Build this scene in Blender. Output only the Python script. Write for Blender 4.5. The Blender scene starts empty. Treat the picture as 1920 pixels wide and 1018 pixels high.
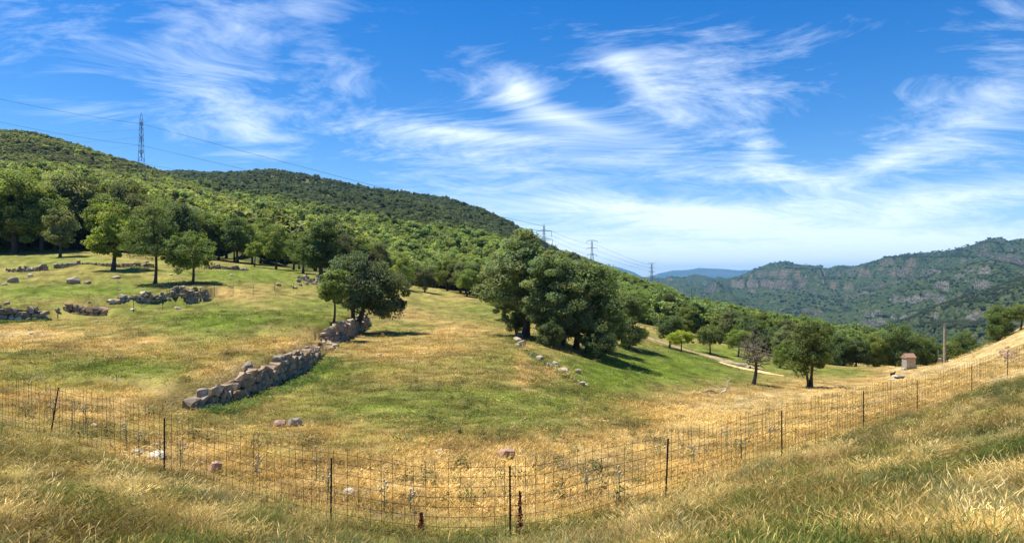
import bpy, bmesh, math, random
import numpy as np
from mathutils import Vector, Matrix, Euler

# ------------------------------------------------------------------ camera, sky, sun, exposure
F, CX, HY = 1321.0, 960.0, 525.0          # focal length in photo pixels, centre column, horizon row (1920x1018)
sc = bpy.context.scene
cam = bpy.data.cameras.new('camera'); cam_ob = bpy.data.objects.new('camera', cam)
sc.collection.objects.link(cam_ob); sc.camera = cam_ob
cam.sensor_width = 36.0; cam.lens = 36.0 * F / 1920.0
cam.shift_y = (HY - 509.0) / 1920.0
cam.clip_start = 0.1; cam.clip_end = 120000
cam_ob.location = (0, 0, 0); cam_ob.rotation_euler = (math.radians(90), 0, 0)

SUN_AZ, SUN_EL = math.radians(-80), math.radians(67)     # azimuth from the view axis, positive to the right
sun_dir = Vector((math.sin(SUN_AZ) * math.cos(SUN_EL), math.cos(SUN_AZ) * math.cos(SUN_EL), math.sin(SUN_EL)))
sun = bpy.data.lights.new('sun', 'SUN'); sun.energy = 4.8; sun.angle = math.radians(0.53); sun.color = (1.0, 0.93, 0.81)
sun_ob = bpy.data.objects.new('sun', sun); sc.collection.objects.link(sun_ob)
sun_ob.rotation_euler = sun_dir.to_track_quat('Z', 'Y').to_euler()

sc.view_settings.view_transform = 'Standard'; sc.view_settings.look = 'None'
sc.view_settings.exposure = 0.82; sc.view_settings.gamma = 1.0
sc.cycles.max_bounces = 5; sc.cycles.diffuse_bounces = 2; sc.cycles.glossy_bounces = 2
sc.cycles.transmission_bounces = 4; sc.cycles.transparent_max_bounces = 8; sc.cycles.volume_bounces = 0
sc.cycles.sample_clamp_indirect = 4.0

class NT:
    """small helper to write node trees"""
    def __init__(s, tree): s.t = tree
    def n(s, typ, **kw):
        o = s.t.nodes.new(typ)
        for k, v in kw.items(): setattr(o, k, v)
        return o
    def link(s, a, b): s.t.links.new(a, b)
    def put(s, sock, v):
        if isinstance(v, bpy.types.NodeSocket): s.link(v, sock)
        else: sock.default_value = v
    def m(s, op, a, b=0.0, c=0.0, clamp=False):
        o = s.n('ShaderNodeMath', operation=op); o.use_clamp = clamp
        s.put(o.inputs[0], a); s.put(o.inputs[1], b); s.put(o.inputs[2], c)
        return o.outputs[0]
    def mixc(s, f, a, b, blend='MIX'):
        o = s.n('ShaderNodeMix', data_type='RGBA', blend_type=blend)
        s.put(o.inputs[0], f); s.put(o.inputs[6], a); s.put(o.inputs[7], b)
        return o.outputs[2]
    def noise(s, vec, scale, detail=4, rough=0.55, dist=0.0):
        o = s.n('ShaderNodeTexNoise')
        if vec is not None: s.link(vec, o.inputs['Vector'])
        o.inputs['Scale'].default_value = scale; o.inputs['Detail'].default_value = detail
        o.inputs['Roughness'].default_value = rough; o.inputs['Distortion'].default_value = dist
        return o.outputs['Fac']
    def rng(s, v, a, b, c=0.0, d=1.0):
        o = s.n('ShaderNodeMapRange'); s.put(o.inputs[0], v)
        for i, x in enumerate((a, b, c, d)): o.inputs[i + 1].default_value = x
        o.interpolation_type = 'SMOOTHSTEP'
        return o.outputs[0]

world = bpy.data.worlds.new('World'); sc.world = world; world.use_nodes = True
wt = world.node_tree; wt.nodes.clear(); N = NT(wt)
sky = N.n('ShaderNodeTexSky', sky_type='NISHITA'); sky.sun_disc = False
sky.sun_elevation = SUN_EL; sky.sun_rotation = SUN_AZ
sky.altitude = 900; sky.air_density = 1.0; sky.dust_density = 0.5; sky.ozone_density = 2.4
hs = N.n('ShaderNodeHueSaturation'); hs.inputs['Hue'].default_value = 0.509; hs.inputs['Saturation'].default_value = 1.46; hs.inputs['Value'].default_value = 0.93
N.link(sky.outputs[0], hs.inputs['Color'])
tc = N.n('ShaderNodeTexCoord'); sp = N.n('ShaderNodeSeparateXYZ'); N.link(tc.outputs['Generated'], sp.inputs[0])
X, Y, Z = sp.outputs
azi = N.m('ARCTAN2', X, Y)
ele = N.m('ARCTANGENT', N.m('DIVIDE', Z, N.m('SQRT', N.m('ADD', N.m('MULTIPLY', X, X), N.m('MULTIPLY', Y, Y)))))
zz = N.m('ADD', N.m('MAXIMUM', Z, 0.0), 0.16)
cb = N.n('ShaderNodeCombineXYZ'); N.put(cb.inputs[0], N.m('DIVIDE', X, zz)); N.put(cb.inputs[1], N.m('DIVIDE', Y, zz))
mp = N.n('ShaderNodeMapping'); N.link(cb.outputs[0], mp.inputs[0])
mp.inputs['Rotation'].default_value = (0, 0, math.radians(48)); mp.inputs['Scale'].default_value = (0.85, 1.4, 1)
warp = N.n('ShaderNodeTexNoise'); N.link(mp.outputs[0], warp.inputs['Vector']); warp.inputs['Scale'].default_value = 0.8; warp.inputs['Detail'].default_value = 2
wv = N.n('ShaderNodeVectorMath', operation='MULTIPLY_ADD'); N.link(warp.outputs['Color'], wv.inputs[0]); wv.inputs[1].default_value = (1.5, 1.5, 0); N.link(mp.outputs[0], wv.inputs[2])
n1 = N.noise(wv.outputs[0], 1.25, 5, 0.6)
n2 = N.noise(wv.outputs[0], 4.4, 4, 0.65)
n3 = N.noise(wv.outputs[0], 15.0, 3, 0.65)
fine = N.m('ADD', N.m('ADD', N.m('MULTIPLY', n1, 0.47), N.m('MULTIPLY', n2, 0.34)), N.m('MULTIPLY', n3, 0.19))
# where the photograph's clouds stand: centre, radii (photo pixels -> angles), tilt, strength
BL = [(450, 55, 150, 70, 30, .6), (280, 150, 220, 110, 35, .3), (400, 170, 120, 60, 60, .5), (860, 250, 230, 20, 5, 1.0),
      (970, 165, 85, 36, 28, 1.1), (1090, 232, 140, 20, 14, .9), (1360, 140, 190, 85, 10, .75), (1190, 140, 70, 28, 32, .8),
      (1300, 215, 150, 35, 0, .6), (1850, 190, 170, 110, -35, .75), (1650, 310, 95, 24, -18, 1.0), (1470, 325, 90, 24, 22, .85),
      (1420, 275, 40, 30, 60, .6), (1180, 395, 300, 30, 4, 1.15), (1340, 410, 160, 25, 8, 1.0), (1280, 470, 520, 20, 0, .8), (1300, 505, 900, 34, 0, 1.7), (1050, 440, 420, 40, 3, .8), (1700, 420, 320, 40, -4, .6), (700, 150, 300, 60, 20, .3), (150, 60, 200, 80, 10, .25), (1150, 300, 260, 40, 6, .5),
      (1800, 370, 210, 24, -4, .8), (1650, 460, 260, 16, -3, .8), (790, 330, 240, 55, 6, .42), (470, 240, 70, 28, 20, .7),
      (900, 300, 200, 30, 8, .6), (140, 210, 150, 30, 10, .35), (1330, 330, 120, 22, 8, .6), (600, 60, 160, 60, 60, .4)]
acc = None; ae = N.n('ShaderNodeCombineXYZ'); N.link(azi, ae.inputs[0]); N.link(ele, ae.inputs[1])
for bx, by, rx, ry, tilt, st in BL:
    a0 = math.atan((bx - CX) / F); e0 = math.atan((HY - by) / F * math.cos(a0))
    mpb = N.n('ShaderNodeMapping', vector_type='TEXTURE'); N.link(ae.outputs[0], mpb.inputs[0])
    mpb.inputs['Location'].default_value = (a0, e0, 0); mpb.inputs['Rotation'].default_value = (0, 0, math.radians(-tilt)); mpb.inputs['Scale'].default_value = (2.3 * rx / F, 2.3 * ry / F, 1)
    gb = N.n('ShaderNodeTexGradient', gradient_type='QUADRATIC_SPHERE'); N.link(mpb.outputs[0], gb.inputs[0])
    acc = N.m('MULTIPLY', gb.outputs['Fac'], st * 1.15) if acc is None else N.m('MULTIPLY_ADD', gb.outputs['Fac'], st * 1.15, acc)
# thin veil everywhere + the placed clouds, both torn by the noise
thr = N.m('SUBTRACT', 0.575, N.m('MULTIPLY', N.m('MINIMUM', acc, 1.7), 0.24))
dens = N.m('DIVIDE', N.m('SUBTRACT', fine, thr), 0.31)
dens = N.m('MULTIPLY', N.m('POWER', N.m('MINIMUM', N.m('MAXIMUM', dens, 0.0), 1.0), 1.25), 0.80)
cloudc = N.mixc(dens, hs.outputs[0], (7.2, 7.9, 8.6, 1))
bg = N.n('ShaderNodeBackground'); bg.inputs['Strength'].default_value = 0.1
N.link(cloudc, bg.inputs['Color'])
wo = N.n('ShaderNodeOutputWorld'); N.link(bg.outputs[0], wo.inputs[0])

# ------------------------------------------------------------------ helpers
rng = np.random.default_rng(7); random.seed(7)
COL = sc.collection
def tag(o, label=None, cat=None, group=None, kind=None):
    for k, v in (('label', label), ('category', cat), ('group', group), ('kind', kind)):
        if v: o[k] = v
    return o
def mesh(name, verts, faces, mat=None, smooth=False):
    me = bpy.data.meshes.new(name)
    v = np.asarray(verts, dtype=np.float32)
    me.from_pydata([], [], []) if False else None
    if isinstance(faces, np.ndarray):
        k = faces.shape[1]; nf = len(faces)
        me.vertices.add(len(v)); me.vertices.foreach_set('co', v.ravel())
        me.loops.add(nf * k); me.loops.foreach_set('vertex_index', faces.astype(np.int32).ravel())
        me.polygons.add(nf); me.polygons.foreach_set('loop_start', np.arange(0, nf * k, k, dtype=np.int32))
        me.update(calc_edges=True); me.validate()
    else:
        me.from_pydata([tuple(x) for x in verts], [], faces); me.update()
    if smooth: me.polygons.foreach_set('use_smooth', np.ones(len(me.polygons), dtype=bool))
    if mat: me.materials.append(mat)
    return me
def obj(name, me, parent=None, loc=None, rot=None, scale=None):
    o = bpy.data.objects.new(name, me); COL.objects.link(o)
    if parent is not None: o.parent = parent
    if loc is not None: o.location = loc
    if rot is not None: o.rotation_euler = rot
    if scale is not None: o.scale = scale if hasattr(scale, '__len__') else (scale,) * 3
    return o
def empty(name, loc, rz=0.0, scale=1.0):
    o = bpy.data.objects.new(name, None); COL.objects.link(o); o.location = loc
    o.rotation_euler = (0, 0, rz); o.scale = (scale,) * 3; o.empty_display_size = 0.3
    return o
def hash2(ix, iy, seed):
    h = (ix.astype(np.int64) * 374761393 + iy.astype(np.int64) * 668265263 + seed * 1442695041) & 0x7fffffff
    h = ((h ^ (h >> 13)) * 1274126177) & 0x7fffffff
    return ((h ^ (h >> 16)) & 0xffff) / 65535.0
def vnoise(x, y, seed=0):
    x = np.asarray(x, float); y = np.asarray(y, float)
    ix = np.floor(x); iy = np.floor(y); fx = x - ix; fy = y - iy
    fx = fx * fx * (3 - 2 * fx); fy = fy * fy * (3 - 2 * fy)
    a = hash2(ix, iy, seed); b = hash2(ix + 1, iy, seed); c = hash2(ix, iy + 1, seed); d = hash2(ix + 1, iy + 1, seed)
    return (a * (1 - fx) + b * fx) * (1 - fy) + (c * (1 - fx) + d * fx) * fy
def fbm(x, y, seed=0, oct=4, gain=0.5):
    s = 0; a = 1; t = 0
    for i in range(oct):
        s = s + a * vnoise(x * 2 ** i, y * 2 ** i, seed + i * 17); t += a; a *= gain
    return s / t - 0.5
def sstep(a, b, x):
    t = np.clip((np.asarray(x, float) - a) / (b - a), 0, 1); return t * t * (3 - 2 * t)
def P(px, py, d): return Vector(((px - CX) / F * d, d, -(py - HY) / F * d))

# ------------------------------------------------------------------ materials
def principled(name, rough=0.9):
    m = bpy.data.materials.new(name); m.use_nodes = True
    t = m.node_tree; b = t.nodes['Principled BSDF']; b.inputs['Roughness'].default_value = rough
    b.inputs['Specular IOR Level'].default_value = 0.15
    return m, NT(t), b
def rocky(name, c1, c2, c3, scale=6.0, coord='Object', bump=0.5):
    m, n, b = principled(name, 0.92)
    t = n.n('ShaderNodeTexCoord'); oi = n.n('ShaderNodeObjectInfo')
    v = n.n('ShaderNodeVectorMath', operation='ADD'); n.link(t.outputs[coord], v.inputs[0])
    cbx = n.n('ShaderNodeCombineXYZ'); n.put(cbx.inputs[0], n.m('MULTIPLY', oi.outputs['Random'], 37.0)); n.link(cbx.outputs[0], v.inputs[1])
    f = n.noise(v.outputs[0], scale, 6, 0.65); f2 = n.noise(v.outputs[0], scale * 0.35, 3, 0.5)
    c = n.mixc(n.rng(f2, 0.35, 0.65), c1, c2); c = n.mixc(n.rng(f, 0.54, 0.7), c, c3)
    vr = n.m('ADD', n.m('MULTIPLY', oi.outputs['Random'], 0.5), 0.75)
    h = n.n('ShaderNodeHueSaturation'); n.link(c, h.inputs['Color']); n.put(h.inputs['Value'], vr)
    n.link(h.outputs[0], b.inputs['Base Color'])
    bp = n.n('ShaderNodeBump'); bp.inputs['Strength'].default_value = bump; bp.inputs['Distance'].default_value = 0.05
    n.link(f, bp.inputs['Height']); n.link(bp.outputs[0], b.inputs['Normal'])
    return m
def plain(name, c, rough=0.7, var=0.25, scale=8.0, metal=0.0, coord='Object'):
    m, n, b = principled(name, rough); b.inputs['Metallic'].default_value = metal
    t = n.n('ShaderNodeTexCoord'); f = n.noise(t.outputs[coord], scale, 5, 0.6)
    d = tuple(x * (1 - var) for x in c[:3]) + (1,); e = tuple(min(1, x * (1 + var)) for x in c[:3]) + (1,)
    n.link(n.mixc(n.rng(f, 0.3, 0.7), d, e), b.inputs['Base Color'])
    return m
def leafy(name, base=(1, 1, 1), transl=0.32, rough=0.6):
    """colour = per-thing tint * per-leaf variation; leaves pass some light"""
    m = bpy.data.materials.new(name); m.use_nodes = True; t = m.node_tree; t.nodes.clear(); n = NT(t)
    at = n.n('ShaderNodeAttribute', attribute_type='INSTANCER', attribute_name='tint')
    lv = n.n('ShaderNodeAttribute', attribute_type='GEOMETRY', attribute_name='leafvar')
    c = n.mixc(1.0, at.outputs['Color'], lv.outputs['Color'], 'MULTIPLY')
    c = n.mixc(1.0, c, tuple(base) + (1,), 'MULTIPLY')
    p = n.n('ShaderNodeBsdfPrincipled'); n.link(c, p.inputs['Base Color']); p.inputs['Roughness'].default_value = rough
    p.inputs['Specular IOR Level'].default_value = 0.2
    tr = n.n('ShaderNodeBsdfTranslucent'); ct = n.mixc(1.0, c, (1.15, 1.15, 0.55, 1), 'MULTIPLY'); n.link(ct, tr.inputs['Color'])
    mx = n.n('ShaderNodeMixShader'); mx.inputs[0].default_value = transl
    n.link(p.outputs[0], mx.inputs[1]); n.link(tr.outputs[0], mx.inputs[2])
    o = n.n('ShaderNodeOutputMaterial'); n.link(mx.outputs[0], o.inputs[0])
    return m
M_LEAF = leafy('leaf', base=(1.62, 1.52, 1.85), transl=0.5); M_GRASS = leafy('grass_blade', transl=0.28, rough=0.75)
M_BARK = plain('bark', (0.085, 0.068, 0.052, 1), 0.95, 0.45, 5.0)
M_BARKG = plain('grey_bark', (0.12, 0.10, 0.085, 1), 0.95, 0.35, 5.0)
M_STONE = rocky('wall_stone', (0.38, 0.265, 0.165, 1), (0.28, 0.205, 0.135, 1), (0.46, 0.39, 0.29, 1), 7.0)
M_STONEG = rocky('grey_stone', (0.24, 0.19, 0.14, 1), (0.32, 0.26, 0.19, 1), (0.44, 0.38, 0.30, 1), 4.0)
M_PALE = rocky('pale_stone', (0.44, 0.385, 0.30, 1), (0.50, 0.445, 0.36, 1), (0.28, 0.24, 0.18, 1), 5.0)
M_PINK = rocky('pink_stone', (0.40, 0.25, 0.165, 1), (0.34, 0.225, 0.155, 1), (0.45, 0.34, 0.26, 1), 5.0)
M_EARTH = plain('earth', (0.20, 0.14, 0.09, 1), 1.0, 0.35, 3.0)
M_RUST = plain('rusty_wire', (0.12, 0.055, 0.035, 1), 0.8, 0.3, 20.0)
M_IRON = plain('dark_iron', (0.02, 0.018, 0.018, 1), 0.6, 0.3, 20.0)
M_STEEL = plain('galvanised_steel', (0.19, 0.20, 0.22, 1), 0.5, 0.2, 2.0, 0.4)
M_CABLE = plain('cable', (0.21, 0.21, 0.20, 1), 0.6, 0.1, 2.0)

# ------------------------------------------------------------------ the lie of the land
# meadow: control points (photo column, photo row, distance along the view axis)
CP = [(0,1018,8),(0,815,16.8),(200,950,10.5),(400,1000,9.5),(88,818,16.5),(308,890,14),(620,987,11.5),(957,1010,11),(1247,933,13.2),
 (1466,858,16.5),(1619,805,20),(1720,775,24),(1822,735,29),(1889,705,33),(1900,1018,6),(1920,850,11),(1700,900,10.5),(1500,960,9.3),(1300,995,9.5),(1900,725,23),(1760,790,18),
 (700,870,16),(960,855,17.5),(450,800,21),(1150,840,20),(900,740,27),(1000,680,39),(850,640,51),(800,600,76),(790,567,110),(850,556,122),(930,580,97),(945,612,70),
 (395,764,24.5),(470,740,28),(572,694,35),(614,641,50),(665,624,59),(700,640,51),
 (200,680,31),(0,640,40),(300,620,43),(500,605,50),(550,565,74),(450,548,80),(30,604,52),(150,598,56),(230,578,64),(100,545,73),(250,532,84),(360,533,84),(385,566,73),
 (130,505,96),(40,517,91),(50,487,110),(100,474,124),(300,490,112),(450,500,118),(520,510,114),(600,522,108),(700,538,112),(750,545,115),
 (1090,720,38),(1200,700,52),(1100,690,46),(1060,650,55),(1000,620,62),(1120,655,62),(1170,643,72),(1250,652,92),(1230,635,106),(1350,676,90),(1430,690,82),(1500,724,62),(1300,760,42),(1400,750,47),(1550,740,50),
 (1600,705,80),(1650,740,42),(1700,690,97),(1685,706,80),(1780,681,95),(1850,650,90),(1920,612,85),(1840,690,58),(1920,652,54),(1740,716,50),(1200,800,25),(1350,800,27),(1000,570,130),(1100,585,140),(1250,612,140),(1400,650,130),(1550,680,120),(1650,685,125),(1780,690,120),(1900,680,115),(2050,600,70),(2100,660,40),(2050,545,90),
 (700,530,170),(300,465,170),(50,440,180),(500,490,180),(900,550,200),(-200,470,130),(-200,520,85),(-150,640,36),(-200,820,15),(-250,600,50)]
U = []; V = []; ZZ = []
for a, b, d in CP: U.append((a - CX) / F); V.append(math.log(d)); ZZ.append(-(b - HY) / F * d)
for u, d, z in [(-.9,1.5,-1.7),(0,1.5,-1.75),(.9,1.5,-1.7),(-.73,3,-1.95),(-.73,5,-2.4),(0,3,-2.15),(0,5,-2.65),(0,8,-3.4),(.73,3,-1.8),(.73,4.5,-1.95),
                (.3,300,-45),(.6,300,-60),(.9,300,-40),(.45,200,-24),(.75,200,-30),(-.2,300,-2),(-.6,300,28),(0,300,-12)]:
    U.append(u); V.append(math.log(d)); ZZ.append(z)
U = np.array(U); V = np.array(V); ZZ = np.array(ZZ); KU = 1.6
def _k(r2): return np.where(r2 > 1e-12, 0.5 * r2 * np.log(np.maximum(r2, 1e-12)), 0.0)
_r2 = ((U[:, None] - U[None]) * KU) ** 2 + (V[:, None] - V[None]) ** 2
_n = len(U); _A = np.zeros((_n + 3, _n + 3)); _A[:_n, :_n] = _k(_r2) + np.eye(_n) * 0.0006
_A[:_n, _n:] = np.c_[np.ones(_n), U * KU, V]; _A[_n:, :_n] = _A[:_n, _n:].T
# heights are fitted as angles below the horizon so that far and near points weigh alike
_S = ZZ / np.exp(V); _W = np.linalg.solve(_A, np.r_[_S, 0, 0, 0])
def tps(x, y):
    x = np.atleast_1d(np.asarray(x, float)); y = np.atleast_1d(np.asarray(y, float))
    r = np.hypot(x, y); th = np.clip(np.arctan2(x, y), -0.78, 0.78)
    d = np.clip(r * np.cos(th), 1.5, 320); u = np.tan(th); v = np.log(d)
    out = np.empty(len(x))
    for i in range(0, len(x), 20000):
        s = slice(i, i + 20000)
        r2 = ((u[s, None] - U[None]) * KU) ** 2 + (v[s, None] - V[None]) ** 2
        out[s] = (_k(r2) @ _W[:_n] + _W[_n] + _W[_n + 1] * u[s] * KU + _W[_n + 2] * v[s]) * d[s]
    back = sstep(0.95, 1.7, np.abs(np.arctan2(x, y)))
    return out * (1 - back) + (-1.72 - 0.02 * r) * back
# terrace steps: polyline of (column,row,distance) at the foot, rise at each point, upper side to the left of travel
STEPS = []
def polyline(pts): return np.array([[(a - CX) / F * d, d] for a, b, d in pts])
def add_step(pts, rise, back): STEPS.append((polyline(pts), np.array(rise, float), back))
W_MAIN = [(352,770,23.5),(395,764,24.5),(470,740,28),(530,712,31.5),(572,694,35),(596,664,39)]
add_step(W_MAIN, [0.35,.7,.95,1.05,1.15,.8], 9)
W_TREE = [(606,645,48),(640,640,51),(668,624,58),(690,610,66)]
add_step(W_TREE, [.9,1.3,1.3,.8], 9)
W_BANK = [(205,572,66),(300,562,70),(345,570,71),(392,563,74),(420,548,80)]
add_step(W_BANK, [.4,1.0,1.8,1.6,.5], 7)
W_LEFT = [(-60,606,50),(0,601,52),(85,597,54)]
add_step(W_LEFT, [1.2,1.1,.7], 7)
W_SHORT = [(120,595,57),(195,590,58)]
add_step(W_SHORT, [.7,.6], 5)
W_UP = [(10,512,93),(85,508,95),(170,504,97),(260,502,98)]
add_step(W_UP, [.6,.7,.5,.3], 6)
W_ROW = [(968,640,56),(1000,668,47),(1050,700,41),(1098,722,37.5)]          # here the ground falls away to the right
def seg_info(poly, x, y):
    best = np.full(len(x), 1e9); sd = np.zeros(len(x)); par = np.zeros(len(x)); over = np.zeros(len(x))
    for i in range(len(poly) - 1):
        a, b = poly[i], poly[i + 1]; e = b - a; L = np.hypot(*e); e = e / L
        t = (x - a[0]) * e[0] + (y - a[1]) * e[1]; tc_ = np.clip(t, 0, L)
        dx = x - a[0] - e[0] * tc_; dy = y - a[1] - e[1] * tc_; dist = np.hypot(dx, dy)
        s = e[0] * (y - a[1]) - e[1] * (x - a[0])          # >0: left of travel
        m = dist < best
        best[m] = dist[m]; sd[m] = np.where(s[m] >= 0, dist[m], -dist[m]); par[m] = i + tc_[m] / L
        ov = np.zeros(len(x))
        if i == 0: ov = np.maximum(ov, -t)
        if i == len(poly) - 2: ov = np.maximum(ov, t - L)
        over[m] = ov[m]
    return sd, par, over
def zmeadow(x, y, detail=True):
    x = np.atleast_1d(np.asarray(x, float)); y = np.atleast_1d(np.asarray(y, float))
    z = tps(x, y)
    for poly, rise, back in STEPS:
        lo = poly.min(0) - 14; hi = poly.max(0) + 14
        m = (x > lo[0]) & (x < hi[0]) & (y > lo[1]) & (y < hi[1])
        if not m.any(): continue
        sd, par, over = seg_info(poly, x[m], y[m])
        h = np.interp(par, np.arange(len(rise)), rise)
        z[m] += h * sstep(0.15, 0.65, sd) * (1 - sstep(1.0, back, sd)) * (1 - sstep(0.0, 4.5, over))
    if detail:
        r = np.hypot(x, y)
        z = z + fbm(x * 0.9, y * 0.9, 3, 3) * 0.10 * sstep(4, 12, r) + fbm(x * 0.12, y * 0.12, 5, 3) * 0.5 * sstep(20, 80, r)
    return z
# hills: for each photo column a foot (row, distance) and a ridge (row, distance); the slope is lofted between, and falls off behind
class Hill:
    def __init__(s, ridge, foot, pw=1.3, amp=0.02, fs=7.0, seed=1, drop=0.35):
        s.r = np.array(ridge, float); s.f = np.array(foot, float); s.pw, s.amp, s.fs, s.seed, s.drop = pw, amp, fs, seed, drop
        s.p0 = max(s.r[0, 0], s.f[0, 0]); s.p1 = min(s.r[-1, 0], s.f[-1, 0])
    def cols(s, px):
        return [np.interp(px, s.r[:, 0], s.r[:, 1]), np.interp(px, s.r[:, 0], s.r[:, 2]), np.interp(px, s.f[:, 0], s.f[:, 1]), np.interp(px, s.f[:, 0], s.f[:, 2])]
    def z(s, px, d):
        ry, rd, fy, fd = s.cols(px)
        t = np.clip((np.log(d) - np.log(fd)) / (np.log(rd) - np.log(fd)), 0, 1)
        k = np.sin(t * math.pi / 2) ** s.pw
        slope = -((fy + (ry - fy) * k) - HY) / F
        z = slope * d
        zr = -(ry - HY) / F * rd
        over = np.maximum(d - rd, 0)
        z = np.where(d > rd, zr - s.drop * over * np.minimum(over / (0.15 * rd), 1), z)
        edge = np.sin(np.clip(t, 0, 1) * math.pi) ** 0.7
        x = (px - CX) / F * d
        z = z + fbm(x / rd * s.fs, d / rd * s.fs, s.seed, 5, 0.55) * s.amp * rd * (0.25 + 0.75 * edge) * np.where(d > rd, 0.4, 1)
        return z
    def surface(s, nu, nv, name, mat, zf=None, ext=1.5):
        px = np.linspace(s.p0, s.p1, nu); ry, rd, fy, fd = s.cols(px)
        tv = np.linspace(0, 1, nv)
        D = np.concatenate([fd[:, None] * (rd / fd)[:, None] ** tv[None], rd[:, None] * np.linspace(1.02, ext, nv // 6)[None]], 1)
        PX = np.repeat(px[:, None], D.shape[1], 1)
        Zv = (zf or s.z)(PX.ravel(), D.ravel()); Xv = (PX.ravel() - CX) / F * D.ravel()
        n2 = D.shape[1]; i = np.arange(nu * n2).reshape(nu, n2)
        q = np.stack([i[:-1, :-1].ravel(), i[1:, :-1].ravel(), i[1:, 1:].ravel(), i[:-1, 1:].ravel()], 1)
        return obj(name, mesh(name, np.c_[Xv, D.ravel(), Zv], q, mat, True))
H_A = Hill([(-500,225,760),(-150,240,720),(0,251,700),(60,254,690),(130,274,680),(200,294,665),(265,311,640),(330,338,600),(400,372,540),(480,408,460),(560,446,380),(660,482,300)],
           [(-500,480,150),(0,470,150),(265,482,150),(450,495,145),(660,520,140)], 1.15, 0.03, 9, 11)
H_B = Hill([(120,338,1280),(330,325,1250),(420,328,1230),(520,327,1200),(600,343,1200),(700,360,1150),(780,369,1100),(850,381,1050),(900,395,1000),(950,418,950),(1000,449,900),(1050,478,850),(1100,500,800),(1150,520,780),(1260,560,760)],
           [(120,480,230),(500,492,165),(700,525,150),(850,548,150),(950,560,160),(1100,580,200),(1260,605,250)], 1.1, 0.028, 10, 23)
H_C = Hill([(930,540,320),(1050,525,360),(1150,528,380),(1200,546,370),(1250,564,350),(1290,582,330),(1350,596,300),(1420,612,260),(1500,634,230),(1600,655,210),(1720,672,200)],
           [(930,575,150),(1100,592,135),(1250,622,130),(1400,650,125),(1550,680,122),(1720,690,126)], 1.1, 0.02, 8, 31, 0.3)
H_D = Hill([(1080,560,1500),(1150,533,1500),(1222,531,1500),(1260,545,1500),(1330,580,1500)], [(1080,620,700),(1222,610,700),(1330,640,700)], 1.0, 0.01, 6, 41)
R_BACK = Hill([(1100,522,6000),(1180,521,6000),(1220,519,5800),(1260,524,5600),(1290,520,5400),(1305,517,5400),(1325,519,5300),(1340,521,5300),(1347,517,5200),(1362,521,5200),(1390,514,5000),(1425,503,4800),(1445,497,4700),(1475,494,4600),(1500,496,4600),(1540,497,4500),(1546,503,4400),(1580,499,4300),(1600,501,4200),(1650,488,4000),(1680,479,3900),(1720,472,3800),(1760,470,3700),(1800,463,3600),(1835,454,3500),(1855,448,3450),(1868,447,3450),(1890,453,3400),(1920,449,3300),(2000,440,3200),(2300,425,3200)],
              [(1100,640,2400),(1300,640,2200),(1500,660,1900),(1700,690,1700),(1920,720,1600),(2300,760,1500)], 0.95, 0.035, 16, 53, 0.2)
R_MID = Hill([(1230,566,2900),(1310,557,2900),(1345,549,2850),(1375,552,2800),(1400,566,2800),(1450,576,2750),(1520,584,2700),(1600,560,2600),(1680,535,2500),(1760,510,2450),(1800,497,2400),(1860,489,2350),(1920,500,2300),(2300,480,2200)],
             [(1230,650,1500),(1500,680,1400),(1920,720,1200),(2300,740,1200)], 1.0, 0.03, 15, 61, 0.25)
R_NEAR = Hill([(1480,660,1500),(1540,622,1550),(1580,612,1550),(1640,618,1500),(1700,600,1450),(1760,575,1400),(1820,552,1400),(1880,535,1400),(1920,520,1400),(2000,495,1400),(2300,450,1400)],
              [(1480,720,800),(1700,740,700),(1920,760,650),(2300,800,600)], 1.0, 0.03, 14, 71, 0.3)
FARM = Hill([(1000,535,18500),(1090,508,18500),(1130,497,18500),(1160,501,18200),(1190,511,18000),(1206,520,18000),(1216,521,18000),(1235,513,18000),(1262,507,18000),(1290,506,18000),(1310,503,18000),(1350,504,18000),(1385,507,18000),(1430,505,18000),(1500,512,18000),(1600,520,18000),(1800,520,18000)],
            [(1000,560,12000),(1800,560,12000)], 0.8, 0.0035, 30, 81, 0.1)
HILLS = [H_A, H_B, H_C]
def zhill(h, x, d):
    px = CX + x / d * F
    ry, rd, fy, fd = h.cols(px)
    ok = (px >= h.p0) & (px <= h.p1) & (d >= fd) & (d <= rd * 1.4)
    return np.where(ok, h.z(px, d), -1e9)
def zall(x, y):
    z = np.where(np.hypot(x, y) < 240, zmeadow(x, y), -1e9)
    for h in HILLS: z = np.maximum(z, zhill(h, x, np.maximum(y, 1)))
    return z
_DD = np.geomspace(3, 1400, 1500)
def G(px, py, zf=zall):
    """where the sight line through a photo pixel meets the ground"""
    x = (px - CX) / F * _DD; zr = -(py - HY) / F * _DD; zg = zf(x, _DD)
    k = np.argmax(zg >= zr)
    if zg[k] < zr[k]:                                   # the line just clears a crest: take the crest
        k = int(np.argmax(np.where(_DD < 300, (zg - zr) / _DD, -1e9))); d = _DD[k]
        return Vector(((px - CX) / F * d, d, float(zg[k])))
    if k == 0: d = _DD[0]
    else:
        a = zr[k - 1] - zg[k - 1]; b = zg[k] - zr[k]; d = _DD[k - 1] + (_DD[k] - _DD[k - 1]) * a / (a + b)
    return Vector(((px - CX) / F * d, d, -(py - HY) / F * d))
def zat(x, y): return float(zall(np.array([x]), np.array([y]))[0])
def topix(x, y, z): return CX + F * x / y, HY - F * z / y

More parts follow.
